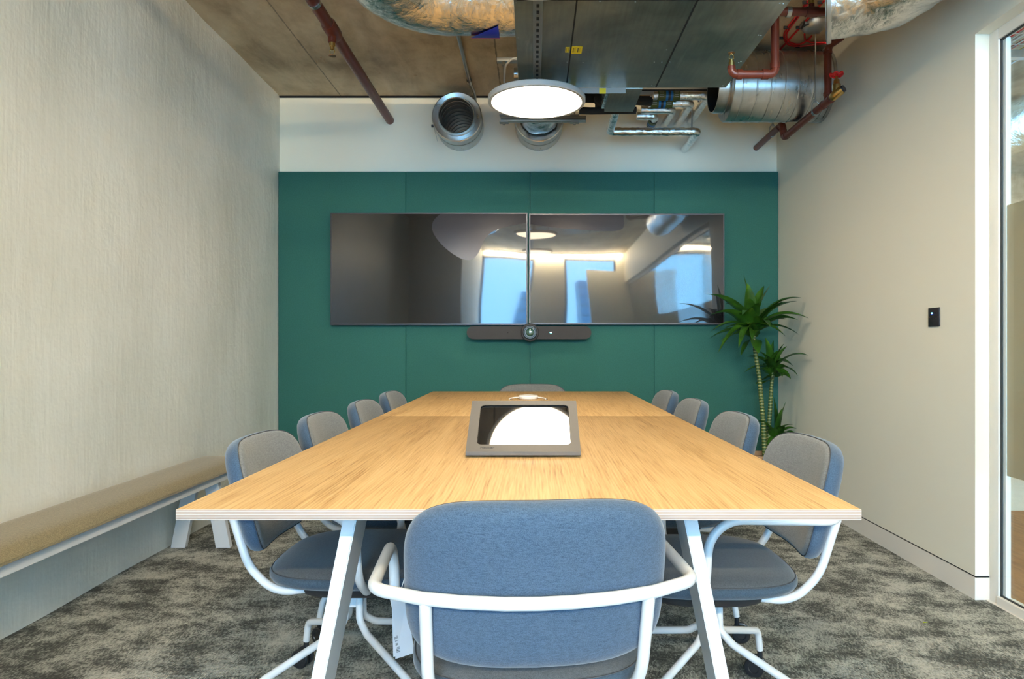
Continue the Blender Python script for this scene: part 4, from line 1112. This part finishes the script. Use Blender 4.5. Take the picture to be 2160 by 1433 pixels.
# strut with clips above the foil pipes
st = thing('ceiling_strut', (1.0, 4.75, 2.86), 'long galvanised strut channel carrying pipe rods above the foil pipes', 'metal channel')
zs = U(0,192,4.72).z
bx('channel', M_GALVD, .72, 1.24, 4.70, 4.74, zs-.02, zs+.02, parent=st, bev=.002)
bx('slot', M_HOLE, .725, 1.235, 4.6985, 4.7005, zs-.007, zs+.003, parent=st)
for x, zz in ((.82,hz+.05),(.92,hz+.03),(1.02,hz+.03),(1.085,hz-.17),(1.13,hz+.03)):
    tb('threaded_rod', M_GALVD, [(x,4.72,zz),(x,4.72,ZC)], .005, st, n=8)
    bx('rod_clip', M_GALV, x-.018, x+.018, 4.695, 4.745, zs-.034, zs-.0205, parent=st)
fpz = None
tb('pipe_stub', M_GALVD, [(.90,4.6,2.86),(.90,5.0,2.86)], .014, st, n=12)

# ---- corridor ceiling services seen through the glass
rnd = random.Random(5)
cdt = [('cable_tray', 2.55, 2.62), ]
ct = thing('cable_tray', (2.6, 4.2, 2.62), 'wire cable tray under the corridor ceiling behind the glass', 'cable tray')
bm = bmesh.new()
for x in (2.35, 2.42, 2.49, 2.56, 2.63): tube(bm, [(x,1.5,2.60),(x,5.5,2.60)], .004, 6)
y = 1.5
while y < 5.5:
    tube(bm, [(2.35,y,2.64),(2.35,y,2.60),(2.63,y,2.60),(2.63,y,2.64)], .003, 6); y += .12
finish(bm, 'wire_basket', M_GALV, ct)
for x, m_ in ((2.40, M_REDCABLE), (2.45, M_GREYCABLE), (2.5, M_REDCABLE), (2.57, M_YELLOW)):
    tb('cable', m_, [(x,1.5,2.612),(x+.01,3.5,2.612),(x,5.5,2.612)], .008, ct, n=8)
for y in (2.6, 3.6, 4.6): bx('tray_bracket', M_GALV, 2.25, 2.73, y-.02, y+.02, 2.55, 2.59, parent=ct)
foilduct('foil_duct', [(3.1,2.0,2.45),(3.1,5.5,2.45)], .16, 'foil duct along the corridor ceiling seen through the glass', n=40, dens=.04)
o = thing('corridor_fill_light', (3.62, 2.0, 2.5), 'added round fill lamp brightening the middle of the corridor behind the glass', 'lamp')  # corridor lamps added to brighten the corridor and the frosted film
rv('rim', M_LAMPBODY, [(0,.24),(0,.26),(.03,.26),(.034,0)], (0,0,0), (0,0,1), o, local=True)
rv('diffuser', emit('corridor_fill_diffuser', (1.0,.80,.56), 7), [(0,.242),(.002,.241),(.002,0)], (0,0,0), (0,0,1), o, local=True)
for x, y, l in ((3.9, 4.4, 'farther added round fill lamp in the corridor near its end wall'), (2.6, .4, 'added round fill lamp in the corridor close behind the glass')):
    o2 = copy_tree(o); o2.location = (x, y, 2.5); o2['label'] = l
# ---- distant towers outside the windows (mirrored in the screens)
M_TOWER = mat('blue_glass_facade', (.10,.22,.34), .4)
for x0_, x1_, top_, l in ((-6.5,-3.6,2.5,'low blue office tower outside the left window, mirrored in the left screen'),(-3.2,-1.2,6.5,'tall blue office tower outside the left window, mirrored in the left screen'),(4.6,7.0,7.5,'blue glass tower outside the second window, mirrored in the right screen')):
    tw = thing('office_tower', ((x0_+x1_)/2, -62, -30), l, 'building')
    bx('tower_block', M_TOWER, x0_, x1_, -66, -60, -30, top_, parent=tw)
    for q in range(8): bx('floor_band', M_BEZEL, x0_-.02, x1_+.02, -66.02, -59.98, top_-1.2*q-.9, top_-1.2*q-.8, parent=tw)
# ---- a leaf scrap on the carpet
o = bx('leaf_scrap', M_YELLOW, 0,1,0,1,0,1); bpy.data.objects.remove(o)
p = U(1952, 1317, CH*F/(1317-PY)); bm = bmesh.new(); leaf(bm, p+Vector((-.008,0,.004)), p+Vector((.012,.002,.003)), .006, .2)
bmesh.ops.solidify(bm, geom=bm.faces, thickness=.001)
tag(finish(bm, 'leaf_scrap', mat('yellow_green_leaf', (.45,.5,.02), .5)), 'tiny yellow-green scrap lying on the carpet at the right', 'scrap')
